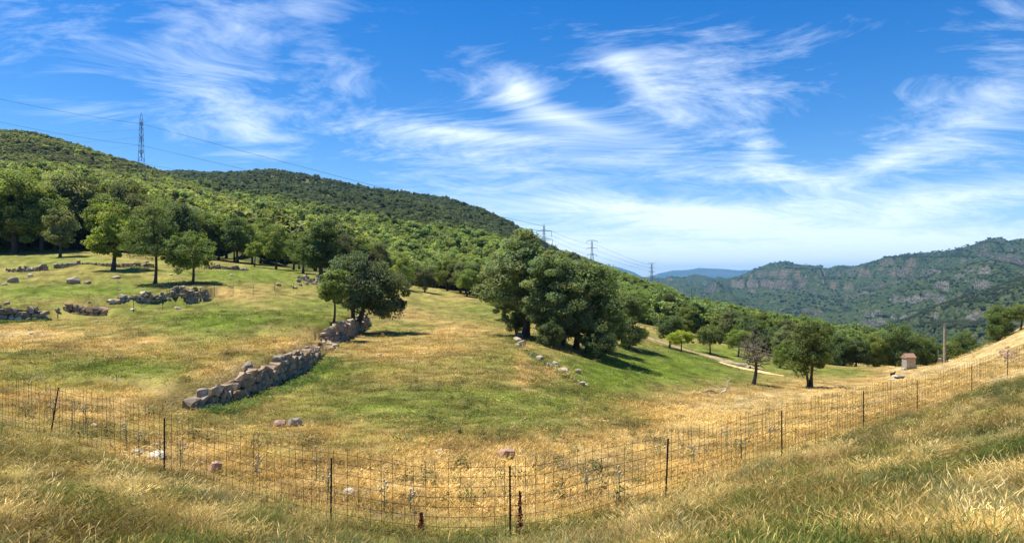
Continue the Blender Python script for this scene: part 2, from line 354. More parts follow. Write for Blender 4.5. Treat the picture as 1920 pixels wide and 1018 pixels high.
# ------------------------------------------------------------------ pasture colours (real colour of the sward: green, olive, dry gold)
DRY = [(0,640,90,18,.6),(60,625,90,14,.55),(260,640,130,26,.45),(230,600,120,14,.15),(540,650,90,16,.7),(450,690,70,14,.7),(400,700,60,12,.5),(610,625,40,14,.5),(400,552,70,14,.6),(300,760,160,40,.25),
 (100,760,150,30,.5),(300,850,160,36,.75),(620,905,190,50,.85),(960,915,230,55,.9),(1250,850,190,45,.85),(1480,790,170,40,.9),(1650,745,130,30,.9),(1800,690,130,60,.95),(1900,640,120,60,.85),
 (1380,765,180,25,.7),(1560,745,110,20,.7),(1700,700,60,14,.5),(800,660,110,36,.35),(850,620,60,20,.4),(760,590,70,12,.35),(700,655,60,20,.3),(560,800,110,26,.45),(900,840,200,22,.3),(980,690,16,40,.5),(1030,700,30,12,.6),(1290,800,60,25,.7),
 (410,600,170,28,-.6),(330,560,80,10,-.3),(250,690,140,16,-.4),(100,545,200,16,-.6),(100,490,140,10,-.4),(460,515,120,16,-.65),(600,575,60,20,-.3),(1180,690,90,36,-.7),(1130,700,60,30,-.35),(1300,690,110,28,-.6),(1480,690,60,16,-.4),(900,585,70,16,-.35),(880,760,170,50,-.12),(1060,740,90,20,-.3),(1000,790,200,40,-.05),(1600,700,70,9,-.5),(700,770,150,30,-.2),(600,700,60,30,-.25),(1380,660,120,16,-.4)]
def dryness(x, y, z):
    px = CX + F * x / np.maximum(y, 0.5); py = HY - F * z / np.maximum(y, 0.5)
    d = np.full(len(x), 0.40)
    for a, b, rx, ry, v in DRY: d += v * np.exp(-(((px - a) / rx) ** 2 + ((py - b) / ry) ** 2))
    d += fbm(x * 0.22, y * 0.22, 91, 4) * 0.75 + fbm(x * 1.1, y * 1.1, 95, 3) * 0.45
    return d
def ramp(t, stops):
    xs = [s[0] for s in stops]; c = np.array([s[1] for s in stops])
    return np.stack([np.interp(t, xs, c[:, i]) for i in range(3)], 1)
SWARD = [(-.3, (.128, .178, .022)), (.05, (.168, .19, .038)), (.35, (.228, .206, .056)), (.6, (.31, .238, .08)), (.85, (.41, .28, .098)), (1.2, (.49, .37, .165))]

def meadow_material():
    m, n, b = principled('pasture', 0.95); b.inputs['Specular IOR Level'].default_value = 0.05
    vc = n.n('ShaderNodeVertexColor'); vc.layer_name = 'sward'
    t = n.n('ShaderNodeTexCoord'); o = t.outputs['Object']
    f = n.noise(o, 1.6, 5, 0.7); f2 = n.noise(o, 9.0, 4, 0.7)
    h = n.n('ShaderNodeHueSaturation'); n.link(vc.outputs[0], h.inputs['Color'])
    n.put(h.inputs['Value'], n.m('ADD', n.m('MULTIPLY', n.m('ADD', f, f2), 0.9), 0.1))
    soil = n.m('MULTIPLY', n.rng(n.noise(o, 0.9, 5, 0.7), 0.56, 0.68), 0.7)
    n.link(n.mixc(soil, h.outputs[0], (0.30, 0.215, 0.125, 1)), b.inputs['Base Color'])
    bp = n.n('ShaderNodeBump'); bp.inputs['Strength'].default_value = 0.9; bp.inputs['Distance'].default_value = 0.12
    n.put(bp.inputs['Height'], n.m('ADD', n.m('MULTIPLY', f, 1.5), f2)); n.link(bp.outputs[0], b.inputs['Normal'])
    return m
def build_meadow():
    th = np.concatenate([np.linspace(-3.1416, -0.82, 60)[:-1], np.linspace(-0.82, 0.82, 430), np.linspace(0.82, 3.1416, 60)[1:]])
    r = np.geomspace(0.6, 240, 330)
    T, R = np.meshgrid(th, r, indexing='ij'); x = (R * np.sin(T)).ravel(); y = (R * np.cos(T)).ravel(); z = zmeadow(x, y)
    i = np.arange(len(x)).reshape(len(th), len(r))
    q = np.stack([i[:-1, :-1].ravel(), i[:-1, 1:].ravel(), i[1:, 1:].ravel(), i[1:, :-1].ravel()], 1)
    keep = ~((np.abs(T[:-1, :-1].ravel()) > 1.2) & (R[:-1, :-1].ravel() > 60)); q = q[keep]
    me = mesh('meadow', np.c_[x, y, z], q, meadow_material(), True)
    d = dryness(x, y, z); c = ramp(d, SWARD) * (1 + 1.0 * fbm(x * 1.7, y * 1.7, 97, 3) + .9 * fbm(x * .7, y * .7, 99, 2))[:, None]
    # worn earth on the terrace faces and the banks
    slope = np.zeros(len(x)); zz = z.reshape(T.shape); g = np.abs(np.gradient(zz, axis=1)) / np.maximum(np.gradient(R, axis=1), 1e-3)
    e = sstep(0.75, 1.3, g.ravel()) * (np.hypot(x, y) > 14)
    c = c * (1 - e[:, None]) + np.array([.27, .19, .115]) * e[:, None]
    col = me.color_attributes.new('sward', 'FLOAT_COLOR', 'POINT'); col.data.foreach_set('color', np.c_[c, np.ones(len(c))].astype(np.float32).ravel())
    o = obj('meadow', me); tag(o, kind='structure'); return o
build_meadow()

def forest_floor_material(name, c1, c2, sc1):
    m, n, b = principled(name, 1.0); b.inputs['Specular IOR Level'].default_value = 0.0
    g = n.n('ShaderNodeNewGeometry'); f = n.noise(g.outputs['Position'], sc1, 6, 0.65)
    n.link(n.mixc(n.rng(f, 0.35, 0.65), c1, c2), b.inputs['Base Color']); return m
M_FLOOR = forest_floor_material('hill_ground', (0.07, 0.085, 0.03, 1), (0.15, 0.14, 0.06, 1), 0.03)
for h, nm in ((H_A, 'scrub_hill'), (H_B, 'wooded_hill'), (H_C, 'wooded_spur'), (H_D, 'far_spur')):
    tag(h.surface(170, 110, nm, M_FLOOR), kind='structure')

def mountain_material(name, rock, rock2, rockamt, seed):
    """woods and scrub broken by bands of bare rock where the ground is steep"""
    m, n, b = principled(name, 1.0); b.inputs['Specular IOR Level'].default_value = 0.0
    g = n.n('ShaderNodeNewGeometry'); pos = g.outputs['Position']; nz = n.n('ShaderNodeSeparateXYZ'); n.link(g.outputs['True Normal'], nz.inputs[0])
    mpg = n.n('ShaderNodeMapping'); n.link(pos, mpg.inputs[0]); mpg.inputs['Location'].default_value = (seed * 91.0, 0, 0)
    big = n.noise(mpg.outputs[0], 0.0028, 5, 0.6); mid = n.noise(mpg.outputs[0], 0.012, 6, 0.68); sm = n.noise(mpg.outputs[0], 0.09, 4, 0.7)
    tr = n.n('ShaderNodeTexVoronoi'); n.link(mpg.outputs[0], tr.inputs['Vector']); tr.inputs['Scale'].default_value = 0.11
    green = n.mixc(n.rng(sm, 0.3, 0.7), (0.038, 0.058, 0.022, 1), (0.085, 0.112, 0.040, 1))
    green = n.mixc(n.rng(mid, 0.5, 0.75), green, (0.145, 0.14, 0.065, 1))
    green = n.mixc(n.rng(tr.outputs['Distance'], 0.2, 0.9, 0.0, 0.75), green, (0.028, 0.042, 0.018, 1))
    mst = n.n('ShaderNodeMapping'); n.link(pos, mst.inputs[0]); mst.inputs['Rotation'].default_value = (math.radians(18), math.radians(-14), 0); mst.inputs['Scale'].default_value = (0.004, 0.004, 0.075)
    strata = n.noise(mst.outputs[0], 1.0, 5, 0.7)
    rk = n.mixc(n.rng(strata, 0.4, 0.6), rock, rock2); rk = n.mixc(n.rng(sm, 0.55, 0.7, 0, .6), rk, (0.07, 0.075, 0.05, 1))
    steep = n.m('SUBTRACT', 1.0, nz.outputs[2])
    fr = n.m('ADD', n.m('ADD', n.m('MULTIPLY', steep, 0.9), n.m('MULTIPLY', big, 0.9)), n.m('ADD', n.m('MULTIPLY', mid, 0.9), n.m('MULTIPLY', strata, 0.5)))
    n.link(n.mixc(n.rng(fr, 1.55 - rockamt, 1.85 - rockamt), green, rk), b.inputs['Base Color'])
    bp = n.n('ShaderNodeBump'); bp.inputs['Strength'].default_value = 1.0; bp.inputs['Distance'].default_value = 7.0
    n.put(bp.inputs['Height'], n.m('ADD', n.m('MULTIPLY', sm, 1.0), n.m('ADD', n.m('MULTIPLY', strata, 0.9), n.m('MULTIPLY', tr.outputs['Distance'], -0.8))))
    n.link(bp.outputs[0], b.inputs['Normal']); return m
M_MTN = mountain_material('mountain_slope', (0.18, 0.14, 0.105, 1), (0.115, 0.105, 0.08, 1), -0.06, 1)
M_MTN2 = mountain_material('gorge_slope', (0.19, 0.18, 0.155, 1), (0.11, 0.105, 0.085, 1), -0.04, 3)
def craggy(h, step, amt, gamp):
    """cliff bands: heights drawn together into ledges, gullies cut down the slope"""
    def f(px, d):
        z = h.z(px, d); ry, rd, fy, fd = h.cols(px); x = (px - CX) / F * d
        t = np.clip((np.log(d) - np.log(fd)) / (np.log(rd) - np.log(fd)), 0, 1)
        gl = np.abs(fbm(x / rd * 22, d / rd * 5, h.seed + 5, 4)) * 2
        z = z - gamp * rd * (0.30 - np.minimum(gl, 0.30)) * np.sin(t * math.pi) ** 0.8
        w = fbm(x / rd * 6, d / rd * 6, h.seed + 9, 3)
        q = (z + w * step * 1.5) / step; fl = np.floor(q); fr = q - fl
        zs = (fl + sstep(0.55, 0.95, fr)) * step - w * step * 1.5
        a = amt * sstep(-0.05, 0.12, fbm(x / rd * 5 + 9, d / rd * 5, h.seed + 13, 3)) * np.where(d > rd, 0, 1) * (1 - sstep(0.93, 1.0, t))
        return z * (1 - a) + zs * a
    return f
Z_BACK, Z_MID, Z_NEAR = craggy(R_BACK, 55, .7, .10), craggy(R_MID, 40, .6, .10), craggy(R_NEAR, 30, .7, .07)
tag(R_BACK.surface(420, 240, 'mountain', M_MTN, Z_BACK), kind='structure')
tag(R_MID.surface(340, 200, 'gorge_mountain', M_MTN2, Z_MID), kind='structure')
tag(R_NEAR.surface(300, 180, 'gorge_slope', M_MTN2, Z_NEAR), kind='structure')
tag(FARM.surface(300, 60, 'far_mountains', forest_floor_material('far_ridge', (0.05, 0.07, 0.04, 1), (0.10, 0.10, 0.07, 1), 0.0006)), kind='structure')
def build_land():
    th = np.linspace(0, 2 * math.pi, 97)[:-1]; rr = np.array([60, 300, 1500, 6000, 12000, 20000.0]); zz = np.array([-14, -150, -420, -480, -500, -500.0])
    v = []; q = []
    for k, (r, z) in enumerate(zip(rr, zz)):
        for t in th: v.append((r * math.sin(t), r * math.cos(t), z))
    n = len(th)
    for k in range(len(rr) - 1):
        for i in range(n): q.append((k * n + i, (k + 1) * n + i, (k + 1) * n + (i + 1) % n, k * n + (i + 1) % n))
    tag(obj('land', mesh('land', np.array(v), np.array(q), M_FLOOR, True)), kind='structure')
build_land()

# ------------------------------------------------------------------ trees
def tube(V_, Fc, pts, rad, sides=6):
    """append a tapered tube through pts"""
    base = len(V_); pts = [Vector(p) for p in pts]
    for i, p in enumerate(pts):
        d = (pts[min(i + 1, len(pts) - 1)] - pts[max(i - 1, 0)]).normalized()
        a = d.orthogonal().normalized(); b = d.cross(a)
        for k in range(sides):
            t = 2 * math.pi * k / sides; V_.append(p + (a * math.cos(t) + b * math.sin(t)) * rad[i])
    for i in range(len(pts) - 1):
        for k in range(sides):
            k2 = (k + 1) % sides
            Fc.append((base + i * sides + k, base + i * sides + k2, base + (i + 1) * sides + k2, base + (i + 1) * sides + k))
    Fc.append(tuple(base + (len(pts) - 1) * sides + k for k in range(sides)))
def leaf_cloud(R, centres, rad, axes, n, size, cmid, upb=0.5, var=0.28):
    """n diamond leaf sprays gathered round the cluster centres"""
    k = R.integers(0, len(centres), n)
    off = R.normal(0, 1, (n, 3)); off *= (rad[k] * R.uniform(0.3, 1.0, n) ** 0.6 / np.linalg.norm(off, axis=1))[:, None]
    off[:, 2] *= 0.7
    c = centres[k] + off
    out = (c - cmid) / axes; out /= np.maximum(np.linalg.norm(out, axis=1), 1e-6)[:, None]
    nrm = R.normal(0, 0.75, (n, 3)) + out * 0.8 + np.array([0, 0, upb]); nrm /= np.linalg.norm(nrm, axis=1)[:, None]
    a = np.cross(nrm, R.normal(0, 1, (n, 3))); a /= np.maximum(np.linalg.norm(a, axis=1), 1e-6)[:, None]; b = np.cross(nrm, a)
    s = size * R.uniform(0.6, 1.45, n)[:, None]
    v = np.stack([c - a * s * .5, c + b * s * .34 + nrm * s * .08, c + a * s * .5, c - b * s * .34 + nrm * s * .08], 1).reshape(-1, 3)
    f = np.arange(n * 4).reshape(n, 4)
    # colour differs leaf by leaf and cluster by cluster
    cv = R.uniform(0.72, 1.25, len(centres))[k] * R.uniform(1 - var, 1 + var, n)
    hue = R.uniform(-0.10, 0.10, len(centres))[k] + R.normal(0, 0.05, n)
    lv = np.stack([cv * (1 + hue), cv, cv * (1 - hue * .6)], 1)
    return v, f, lv
def make_tree(seed, lobes, trunk_h, trunk_r, n_clusters, n_leaf, leaf, stems=1, crad=0.11, lean=0.0, bark=None, shell=0.55, twigs=0.0, sides=6, wild=1.0, limb=1.0, limb_mat=None):
    """unit tree, 1 high; lobes = (x,y,z,rx,ry,rz) filling the crown. Returns trunk and crown meshes."""
    R = np.random.default_rng(seed); L = np.array(lobes, float)
    w = L[:, 3] * L[:, 4] * L[:, 5]; w /= w.sum()
    k = R.choice(len(L), n_clusters, p=w); d = R.normal(0, 1, (n_clusters, 3)); d /= np.linalg.norm(d, axis=1)[:, None]
    rr = (shell + (1 - shell) * R.uniform(0, 1, n_clusters)) * R.uniform(0.82, 1.0 + 0.13 * wild, n_clusters)
    C = L[k, :3] + d * rr[:, None] * L[k, 3:]
    C[:, 2] = np.maximum(C[:, 2], trunk_h * 0.6)
    mid = (L[:, :3] * w[:, None]).sum(0); ax = np.array([max(L[:, 3]), max(L[:, 4]), max(L[:, 5])])
    V_, Fc = [], []; nodes = []
    for s in range(stems):
        a = 2 * math.pi * s / max(stems, 1) + R.uniform(0, 1); sp_ = 0.05 * (stems > 1)
        top = Vector((mid[0] * 0.8 + math.cos(a) * sp_ * 3, mid[1] * .8 + math.sin(a) * sp_ * 3, 0.78 if stems == 1 else R.uniform(.6, .8)))
        base = Vector((math.cos(a) * sp_ * .5, math.sin(a) * sp_ * .5, -0.03)); pts = []; rad = []
        for i in range(9):
            t = i / 8; p = base.lerp(top, t); p.x += lean * t * (1 - t) + math.sin(t * 5 + s) * 0.012 * wild; p.y += math.cos(t * 6 + s * 2) * 0.010 * wild
            pts.append(p); rad.append(trunk_r * (1.0 - 0.85 * t) * (1.35 if i == 0 else 1) / (1 if stems == 1 else 1.25))
        tube(V_, Fc, pts, rad, sides + 1)
        for i in range(9):
            if pts[i].z > trunk_h * 0.75: nodes.append((pts[i], rad[i]))
    order = np.argsort(np.linalg.norm(C - mid, axis=1)); TV, TF = V_, Fc
    if limb_mat: V_, Fc = [], []
    n_main = max(5, n_clusters // 6)
    for j, q in enumerate(order):
        tgt = Vector(C[q]);
        best = min(nodes, key=lambda nd: (nd[0] - tgt).length + max(0, nd[0].z - tgt.z + 0.02) * 1.6)
        p0, r0 = best; r1 = min(r0 * 0.6 * min(limb, 1.5), trunk_r * limb * (0.36 if j < n_main else 0.16)); m_ = p0.lerp(tgt, .5) + Vector((R.normal(0, .018), R.normal(0, .018), R.normal(0.01, .015))) * wild
        tube(V_, Fc, [p0, m_, tgt], [r1, r1 * (.7 if limb == 1 else .85), r1 * (.28 if limb == 1 else .6)], 4 if j >= n_main else 5)
        nodes.append((m_, r1 * (.7 if limb == 1 else .9))); nodes.append((tgt, r1 * (.3 if limb == 1 else .7)))
        for _ in range(int(twigs)):
            e = tgt + Vector(R.normal(0, .05, 3)) + Vector((0, 0, .03)); tube(V_, Fc, [tgt, tgt.lerp(e, .5) + Vector(R.normal(0, .008, 3)), e], [r1 * .3 * min(limb, 1.8), r1 * .25 * min(limb, 1.8), r1 * .18 * min(limb, 1.8)], 3)
    tm = mesh('trunk', np.array([tuple(v) for v in TV]), TF, bark or M_BARK, True)
    if limb_mat: return tm, mesh('limbs', np.array([tuple(v) for v in V_]), Fc, limb_mat, True)
    rad = crad * R.uniform(0.55, 1.35, n_clusters)
    cm = None
    if sides == 6: n_leaf, leaf = int(n_leaf * 1.8), leaf * .70       # finer sprays on the trees seen singly
    if n_leaf:
        v, f, lv = leaf_cloud(R, C, rad, ax, n_leaf, leaf, mid)
        cm = mesh('crown', v, f, M_LEAF)
        at = cm.color_attributes.new('leafvar', 'FLOAT_COLOR', 'POINT')
        at.data.foreach_set('color', np.c_[np.repeat(lv, 4, 0), np.ones(len(v))].astype(np.float32).ravel())
    return tm, cm
T = {}
T['oak1'] = make_tree(1, [(0,0,.62,.30,.30,.34),(.12,.05,.45,.22,.22,.2),(-.13,-.06,.47,.2,.22,.2)], .22, .028, 80, 7000, .036, crad=.10)
T['oak2'] = make_tree(2, [(0,0,.58,.33,.30,.36),(-.14,.03,.66,.2,.2,.22),(.16,0,.5,.2,.2,.22)], .2, .028, 80, 7000, .036, crad=.10)
T['oak3'] = make_tree(3, [(.03,0,.66,.24,.24,.32),(-.06,0,.42,.24,.24,.2)], .18, .026, 70, 6000, .036, crad=.09)
T['tall'] = make_tree(4, [(0,0,.55,.24,.24,.42),(.1,0,.4,.22,.2,.24),(-.12,0,.5,.2,.2,.26),(.02,0,.82,.13,.13,.17)], .12, .03, 120, 13000, .028, crad=.075)
T['tall2'] = make_tree(5, [(0,0,.6,.22,.22,.36),(-.1,.04,.4,.22,.22,.26),(.12,0,.36,.2,.2,.22)], .1, .03, 110, 12000, .030, crad=.08)
T['dense'] = make_tree(6, [(0,0,.52,.4,.36,.44),(.2,0,.42,.26,.26,.32),(-.2,0,.45,.24,.26,.3)], .06, .03, 100, 11000, .034, crad=.11)
T['holm'] = make_tree(7, [(.08,0,.6,.36,.36,.36),(.42,0,.42,.3,.32,.28),(-.12,0,.66,.22,.26,.25),(.3,.0,.62,.3,.3,.26)], .16, .045, 190, 24000, .036, stems=2, crad=.12, bark=M_BARK)
T['small'] = make_tree(8, [(0,0,.66,.27,.27,.30),(.16,0,.5,.18,.18,.14),(-.16,0,.58,.16,.16,.14)], .3, .026, 60, 5000, .042, crad=.09, wild=1.4)
T['ash'] = make_tree(9, [(0,0,.66,.2,.2,.33),(.16,0,.5,.16,.16,.2),(-.16,0,.52,.16,.16,.22),(.02,0,.36,.3,.28,.1)], .24, .018, 150, 9500, .020, crad=.055, twigs=2, bark=M_BARK, wild=1.3)
T['round'] = make_tree(10, [(0,0,.58,.42,.42,.36),(.22,0,.46,.24,.26,.22),(-.2,0,.5,.24,.26,.24),(.02,0,.82,.2,.2,.17)], .2, .026, 110, 8500, .034, crad=.085, lean=.06, wild=1.3)
T['multi'] = make_tree(11, [(0,0,.62,.28,.28,.36),(.2,0,.42,.2,.2,.2),(-.2,0,.4,.18,.2,.2),(.0,0,.85,.14,.14,.14)], .22, .028, 120, 10000, .032, stems=3, crad=.085, wild=1.3)
T['bush'] = make_tree(12, [(0,0,.55,.5,.48,.42),(.25,0,.4,.3,.3,.32),(-.22,0,.42,.3,.3,.32)], .05, .03, 60, 5000, .055, stems=3, crad=.15)
T['bare'] = make_tree(13, [(0,0,.66,.24,.24,.33),(.12,0,.5,.2,.18,.2),(-.12,0,.55,.16,.18,.2)], .34, .034, 120, 260, .022, crad=.05, twigs=4, wild=1.8, lean=.08, limb=3.0, limb_mat=plain('bleached_limb', (.20,.17,.125,1), .95, .3, 5))
T['wide'] = make_tree(14, [(0,0,.62,.46,.44,.3),(.26,0,.56,.28,.3,.24),(-.26,0,.52,.28,.3,.24)], .22, .032, 90, 8000, .040, crad=.11)
# far-wood versions: fewer, larger sprays
FT = {}
FT['oak'] = [make_tree(20 + i, [(0,0,.58,.30,.30,.36),(.1,.05,.42,.26,.26,.24)], .12, .03, 34, 1200, .078, crad=.13, sides=4) for i in range(3)]
FT['holm'] = [make_tree(30 + i, [(0,0,.5,.46,.46,.42)], .08, .03, 30, 1100, .09, crad=.17, sides=4) for i in range(3)]
FT['pine'] = [make_tree(40 + i, [(0,0,.40,.24,.24,.32),(0,0,.66,.15,.15,.26),(0,0,.86,.07,.07,.13)], .12, .022, 34, 1000, .07, crad=.09, sides=4) for i in range(2)]

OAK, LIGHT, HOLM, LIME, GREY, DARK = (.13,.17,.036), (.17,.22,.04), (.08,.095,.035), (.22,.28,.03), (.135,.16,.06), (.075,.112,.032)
def plant(name, kind, base, height, width_k, tint, label, cat, group=None, rz=None, trunk_name='trunk'):
    tm, cm = T[kind]
    e = empty(name, base, random.uniform(0, 6.28) if rz is None else rz); tag(e, label, cat, group)
    e.scale = (height * width_k, height * width_k, height)
    t = obj(trunk_name, tm, e)
    if cm is not None:
        c = obj(cm.name.split('.')[0], cm, e); c['tint'] = [float(x) for x in tint] + [1.0]
    return e
def tree_px(name, kind, bx, by, top, tint, label, cat='tree', wk=1.0, group=None, rz=None, d=None, sink=0.0):
    p = G(bx, by) if d is None else P(bx, by, d)
    if p is None: p = P(bx, by, 120)
    h = (by - top) / F * p.y
    if d is not None: p.z = min(p.z, zat(p.x, p.y) + 0.2) if p.z > zat(p.x, p.y) else p.z
    return plant(name, kind, (p.x, p.y, p.z - sink), h, wk, tint, label, cat, group, rz)
# single trees one can point to
tree_px('ash_tree', 'ash', 290, 532, 362, (.125,.165,.05), 'tall thin-crowned ash with dark straight trunk on the upper terrace', wk=1.05, rz=.3)
tree_px('walnut_tree', 'round', 360, 533, 428, (.115,.165,.04), 'small round leafy tree on the stony terrace bank beside the tall ash', wk=1.1, rz=0)
tree_px('leafy_tree', 'oak3', 213, 507, 376, (.165,.215,.035), 'bright yellow-green tree standing at the upper terrace wall', wk=1.25, rz=1)
tree_px('oak_tree', 'oak3', 114, 482, 388, GREY, 'slim grey-green oak in front of the dark wood edge', wk=1.15)
tree_px('oak_tree', 'oak3', 518, 505, 420, OAK, 'oak with forked thin trunk casting shade on the upper pasture', wk=1.0)
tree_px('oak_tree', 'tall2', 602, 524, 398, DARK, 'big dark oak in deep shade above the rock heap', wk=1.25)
tree_px('oak_tree', 'oak2', 568, 512, 432, (.12,.165,.04), 'grey-green oak with a bent bough next to the big dark oak', wk=1.1)
tree_px('oak_tree', 'oak1', 440, 490, 424, OAK, 'leafy oak with two trunks behind the upper stone bank', wk=1.1)
tree_px('leafy_tree', 'small', 478, 500, 452, LIGHT, 'little light green tree beside the upper stone bank', wk=1.1)
tree_px('holm_oak_tree', 'holm', 664, 614, 470, (.088,.118,.05), 'dark spreading holm oak leaning over the field wall', wk=.98, rz=0)
tree_px('young_oak_tree', 'small', 626, 606, 502, (.125,.175,.045), 'young light green tree rising from the field wall beside the holm oak', wk=1.0, rz=.5)
tree_px('leafy_bush', 'bush', 750, 540, 487, LIGHT, 'rounded light green bush behind the dark holm oak', 'bush', wk=.85)
tree_px('holm_oak_tree', 'dense', 797, 548, 500, HOLM, 'compact dark holm oak at the top corner of the field', wk=1.0)
tree_px('holly_bush', 'bush', 968, 628, 560, (.10,.135,.05), 'dark bush hiding the foot of the tallest oak', 'bush', wk=.75)
tree_px('oak_tree', 'tall', 1030, 645, 468, (.125,.17,.062), 'narrow oak standing close behind the tallest one', wk=1.3, rz=2.4)
tree_px('oak_tree', 'tall', 1082, 656, 490, (.115,.155,.052), 'narrow dark oak in the thick of the clump', wk=1.35, rz=1.1)
tree_px('oak_tree', 'tall', 986, 632, 428, (.13,.172,.066), 'tallest oak of the clump, towering above the stone row', wk=1.35, rz=.4)
tree_px('oak_tree', 'dense', 1056, 652, 512, (.12,.15,.066), 'broad grey-green tree in the middle of the clump by the stone row', wk=.85, rz=0)
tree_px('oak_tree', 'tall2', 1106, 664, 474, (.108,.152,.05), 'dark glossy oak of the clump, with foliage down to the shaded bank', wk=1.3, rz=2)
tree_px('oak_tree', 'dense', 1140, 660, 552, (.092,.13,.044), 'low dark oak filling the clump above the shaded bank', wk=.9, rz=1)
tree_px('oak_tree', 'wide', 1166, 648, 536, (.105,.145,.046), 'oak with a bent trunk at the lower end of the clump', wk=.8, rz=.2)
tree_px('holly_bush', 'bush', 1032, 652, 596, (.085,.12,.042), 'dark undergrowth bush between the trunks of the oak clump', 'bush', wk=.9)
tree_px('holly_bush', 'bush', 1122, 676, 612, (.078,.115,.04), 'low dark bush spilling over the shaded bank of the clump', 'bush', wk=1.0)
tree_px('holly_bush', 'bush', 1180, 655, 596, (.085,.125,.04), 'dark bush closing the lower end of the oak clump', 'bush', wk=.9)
tree_px('oak_tree', 'tall2', 945, 600, 498, (.095,.135,.045), 'oak leaning out of the clump towards the head of the field', wk=1.25, rz=1.5)
tree_px('leafy_bush', 'bush', 1207, 637, 612, LIGHT, 'small bush beside the track below the oak clump', 'bush', wk=.8)
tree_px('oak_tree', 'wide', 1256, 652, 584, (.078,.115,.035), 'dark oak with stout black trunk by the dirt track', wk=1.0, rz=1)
tree_px('leafy_tree', 'wide', 1277, 660, 614, LIME, 'bright lime-green tree with forked trunk beside the dirt track', wk=1.0, rz=0)
tree_px('oak_tree', 'wide', 1331, 664, 606, (.10,.135,.04), 'oak with two thin trunks past the lime-green tree', wk=.9)
tree_px('leafy_tree', 'wide', 1385, 668, 612, (.14,.19,.035), 'light green tree behind the bare tree', wk=1.0)
tree_px('bare_tree', 'bare', 1413, 720, 608, (.12,.15,.05), 'half-dead bare tree with black crooked trunk beside the yellow straw', wk=1.0, rz=0)
tree_px('leafy_bush', 'bush', 1462, 690, 640, (.135,.19,.04), 'rounded green bush between the bare tree and the three-stemmed oak', 'bush', wk=.8)
tree_px('oak_tree', 'multi', 1517, 726, 594, (.085,.12,.030), 'three-stemmed oak standing alone in the lower meadow', wk=1.0, rz=.6)
rowlab = [(1575,700,622,'dense',1.05,DARK),(1604,700,628,'oak2',1.2,(.09,.13,.045)),(1640,698,622,'dense',.9,OAK),(1690,698,602,'dense',1.0,(.082,.125,.035)),(1736,694,628,'dense',1.0,(.10,.15,.035)),(1772,690,640,'bush',1.2,OAK),(1806,682,614,'dense',.85,(.095,.14,.035)),(1840,668,625,'bush',1.0,OAK)]
for bx, by, tp, kd, wk, ti in rowlab:
    tree_px('oak_tree', kd, bx, by, tp, ti, 'rounded oak in the row closing the lower meadow behind the hut', wk=wk, group='oaks closing the lower meadow', d=112)
tree_px('oak_tree', 'dense', 1872, 640, 560, (.095,.14,.035), 'large rounded oak behind the crest of the dry slope', wk=.85, sink=.5)
tree_px('oak_tree', 'wide', 1915, 618, 564, (.115,.16,.04), 'oak with visible trunk on the crest of the dry slope', wk=1.1, rz=0)

# the wood: nearest trees one by one, the rest as one mass
def in_view(x, y): return np.abs(x / y) < 0.80
WOOD = []
def scatter(h, n, seed, dmax, dmin=0):
    R = np.random.default_rng(seed); px = R.uniform(h.p0, h.p1, n); ry, rd, fy, fd = h.cols(px)
    t = R.uniform(0, 1.015, n); d = fd * (rd / fd) ** t
    m = (d < dmax) & (d >= dmin) & (px > -140) & (px < 2060); px, d = px[m], d[m]
    return (px - CX) / F * d, d, px, h.z(px, d), h
def thin(x, y, r):
    """keep points no nearer than r to one another"""
    cell = {}; keep = []
    for i in range(len(x)):
        k = (int(x[i] // r[i]), int(y[i] // r[i])); ok = True
        for a in (-1, 0, 1):
            for b in (-1, 0, 1):
                for j in cell.get((k[0] + a, k[1] + b), ()):
                    if (x[i] - x[j]) ** 2 + (y[i] - y[j]) ** 2 < r[i] ** 2: ok = False; break
                if not ok: break
            if not ok: break
        if ok: cell.setdefault(k, []).append(i); keep.append(i)
    return np.array(keep)
def edge_row(pts, n, seed, hpx, depth):
    """wood edge: trees along a line of photo points, several rows deep"""
    R = np.random.default_rng(seed); p = np.array(pts, float); out = []
    for i in range(n):
        s = R.uniform(0, len(p) - 1); k = int(s); f = s - k; q = p[k] * (1 - f) + p[min(k + 1, len(p) - 1)] * f
        d = q[2] * (1 + R.uniform(0, depth)); out.append(((q[0] - CX) / F * d, d, q[3] * R.uniform(.8, 1.12)))
    return out
EDGE = []
EDGE += edge_row([(-110,480,122,15.5),(60,478,124,15),(180,476,130,14.5),(280,486,132,12)], 110, 1, 0, .45)
EDGE += edge_row([(280,490,132,11),(420,492,134,9.5),(540,506,128,8.5),(650,522,128,8),(720,532,134,7)], 90, 2, 0, .5)
EDGE += edge_row([(720,540,132,6.5),(830,552,130,6.5),(905,560,124,7),(960,570,126,7)], 60, 3, 0, .5)
EDGE += edge_row([(1180,612,128,6.5),(1290,630,124,6.5),(1400,655,116,6.5),(1480,668,112,6.5),(1560,680,118,6.5)], 100, 4, 0, .55)
ex = np.array([e[0] for e in EDGE]); ey = np.array([e[1] for e in EDGE]); eh = np.array([e[2] for e in EDGE])
k = thin(ex, ey, eh * 0.30); ex, ey, eh = ex[k], ey[k], eh[k]
order = np.argsort(ey)[:215]
ez = zall(ex, ey)
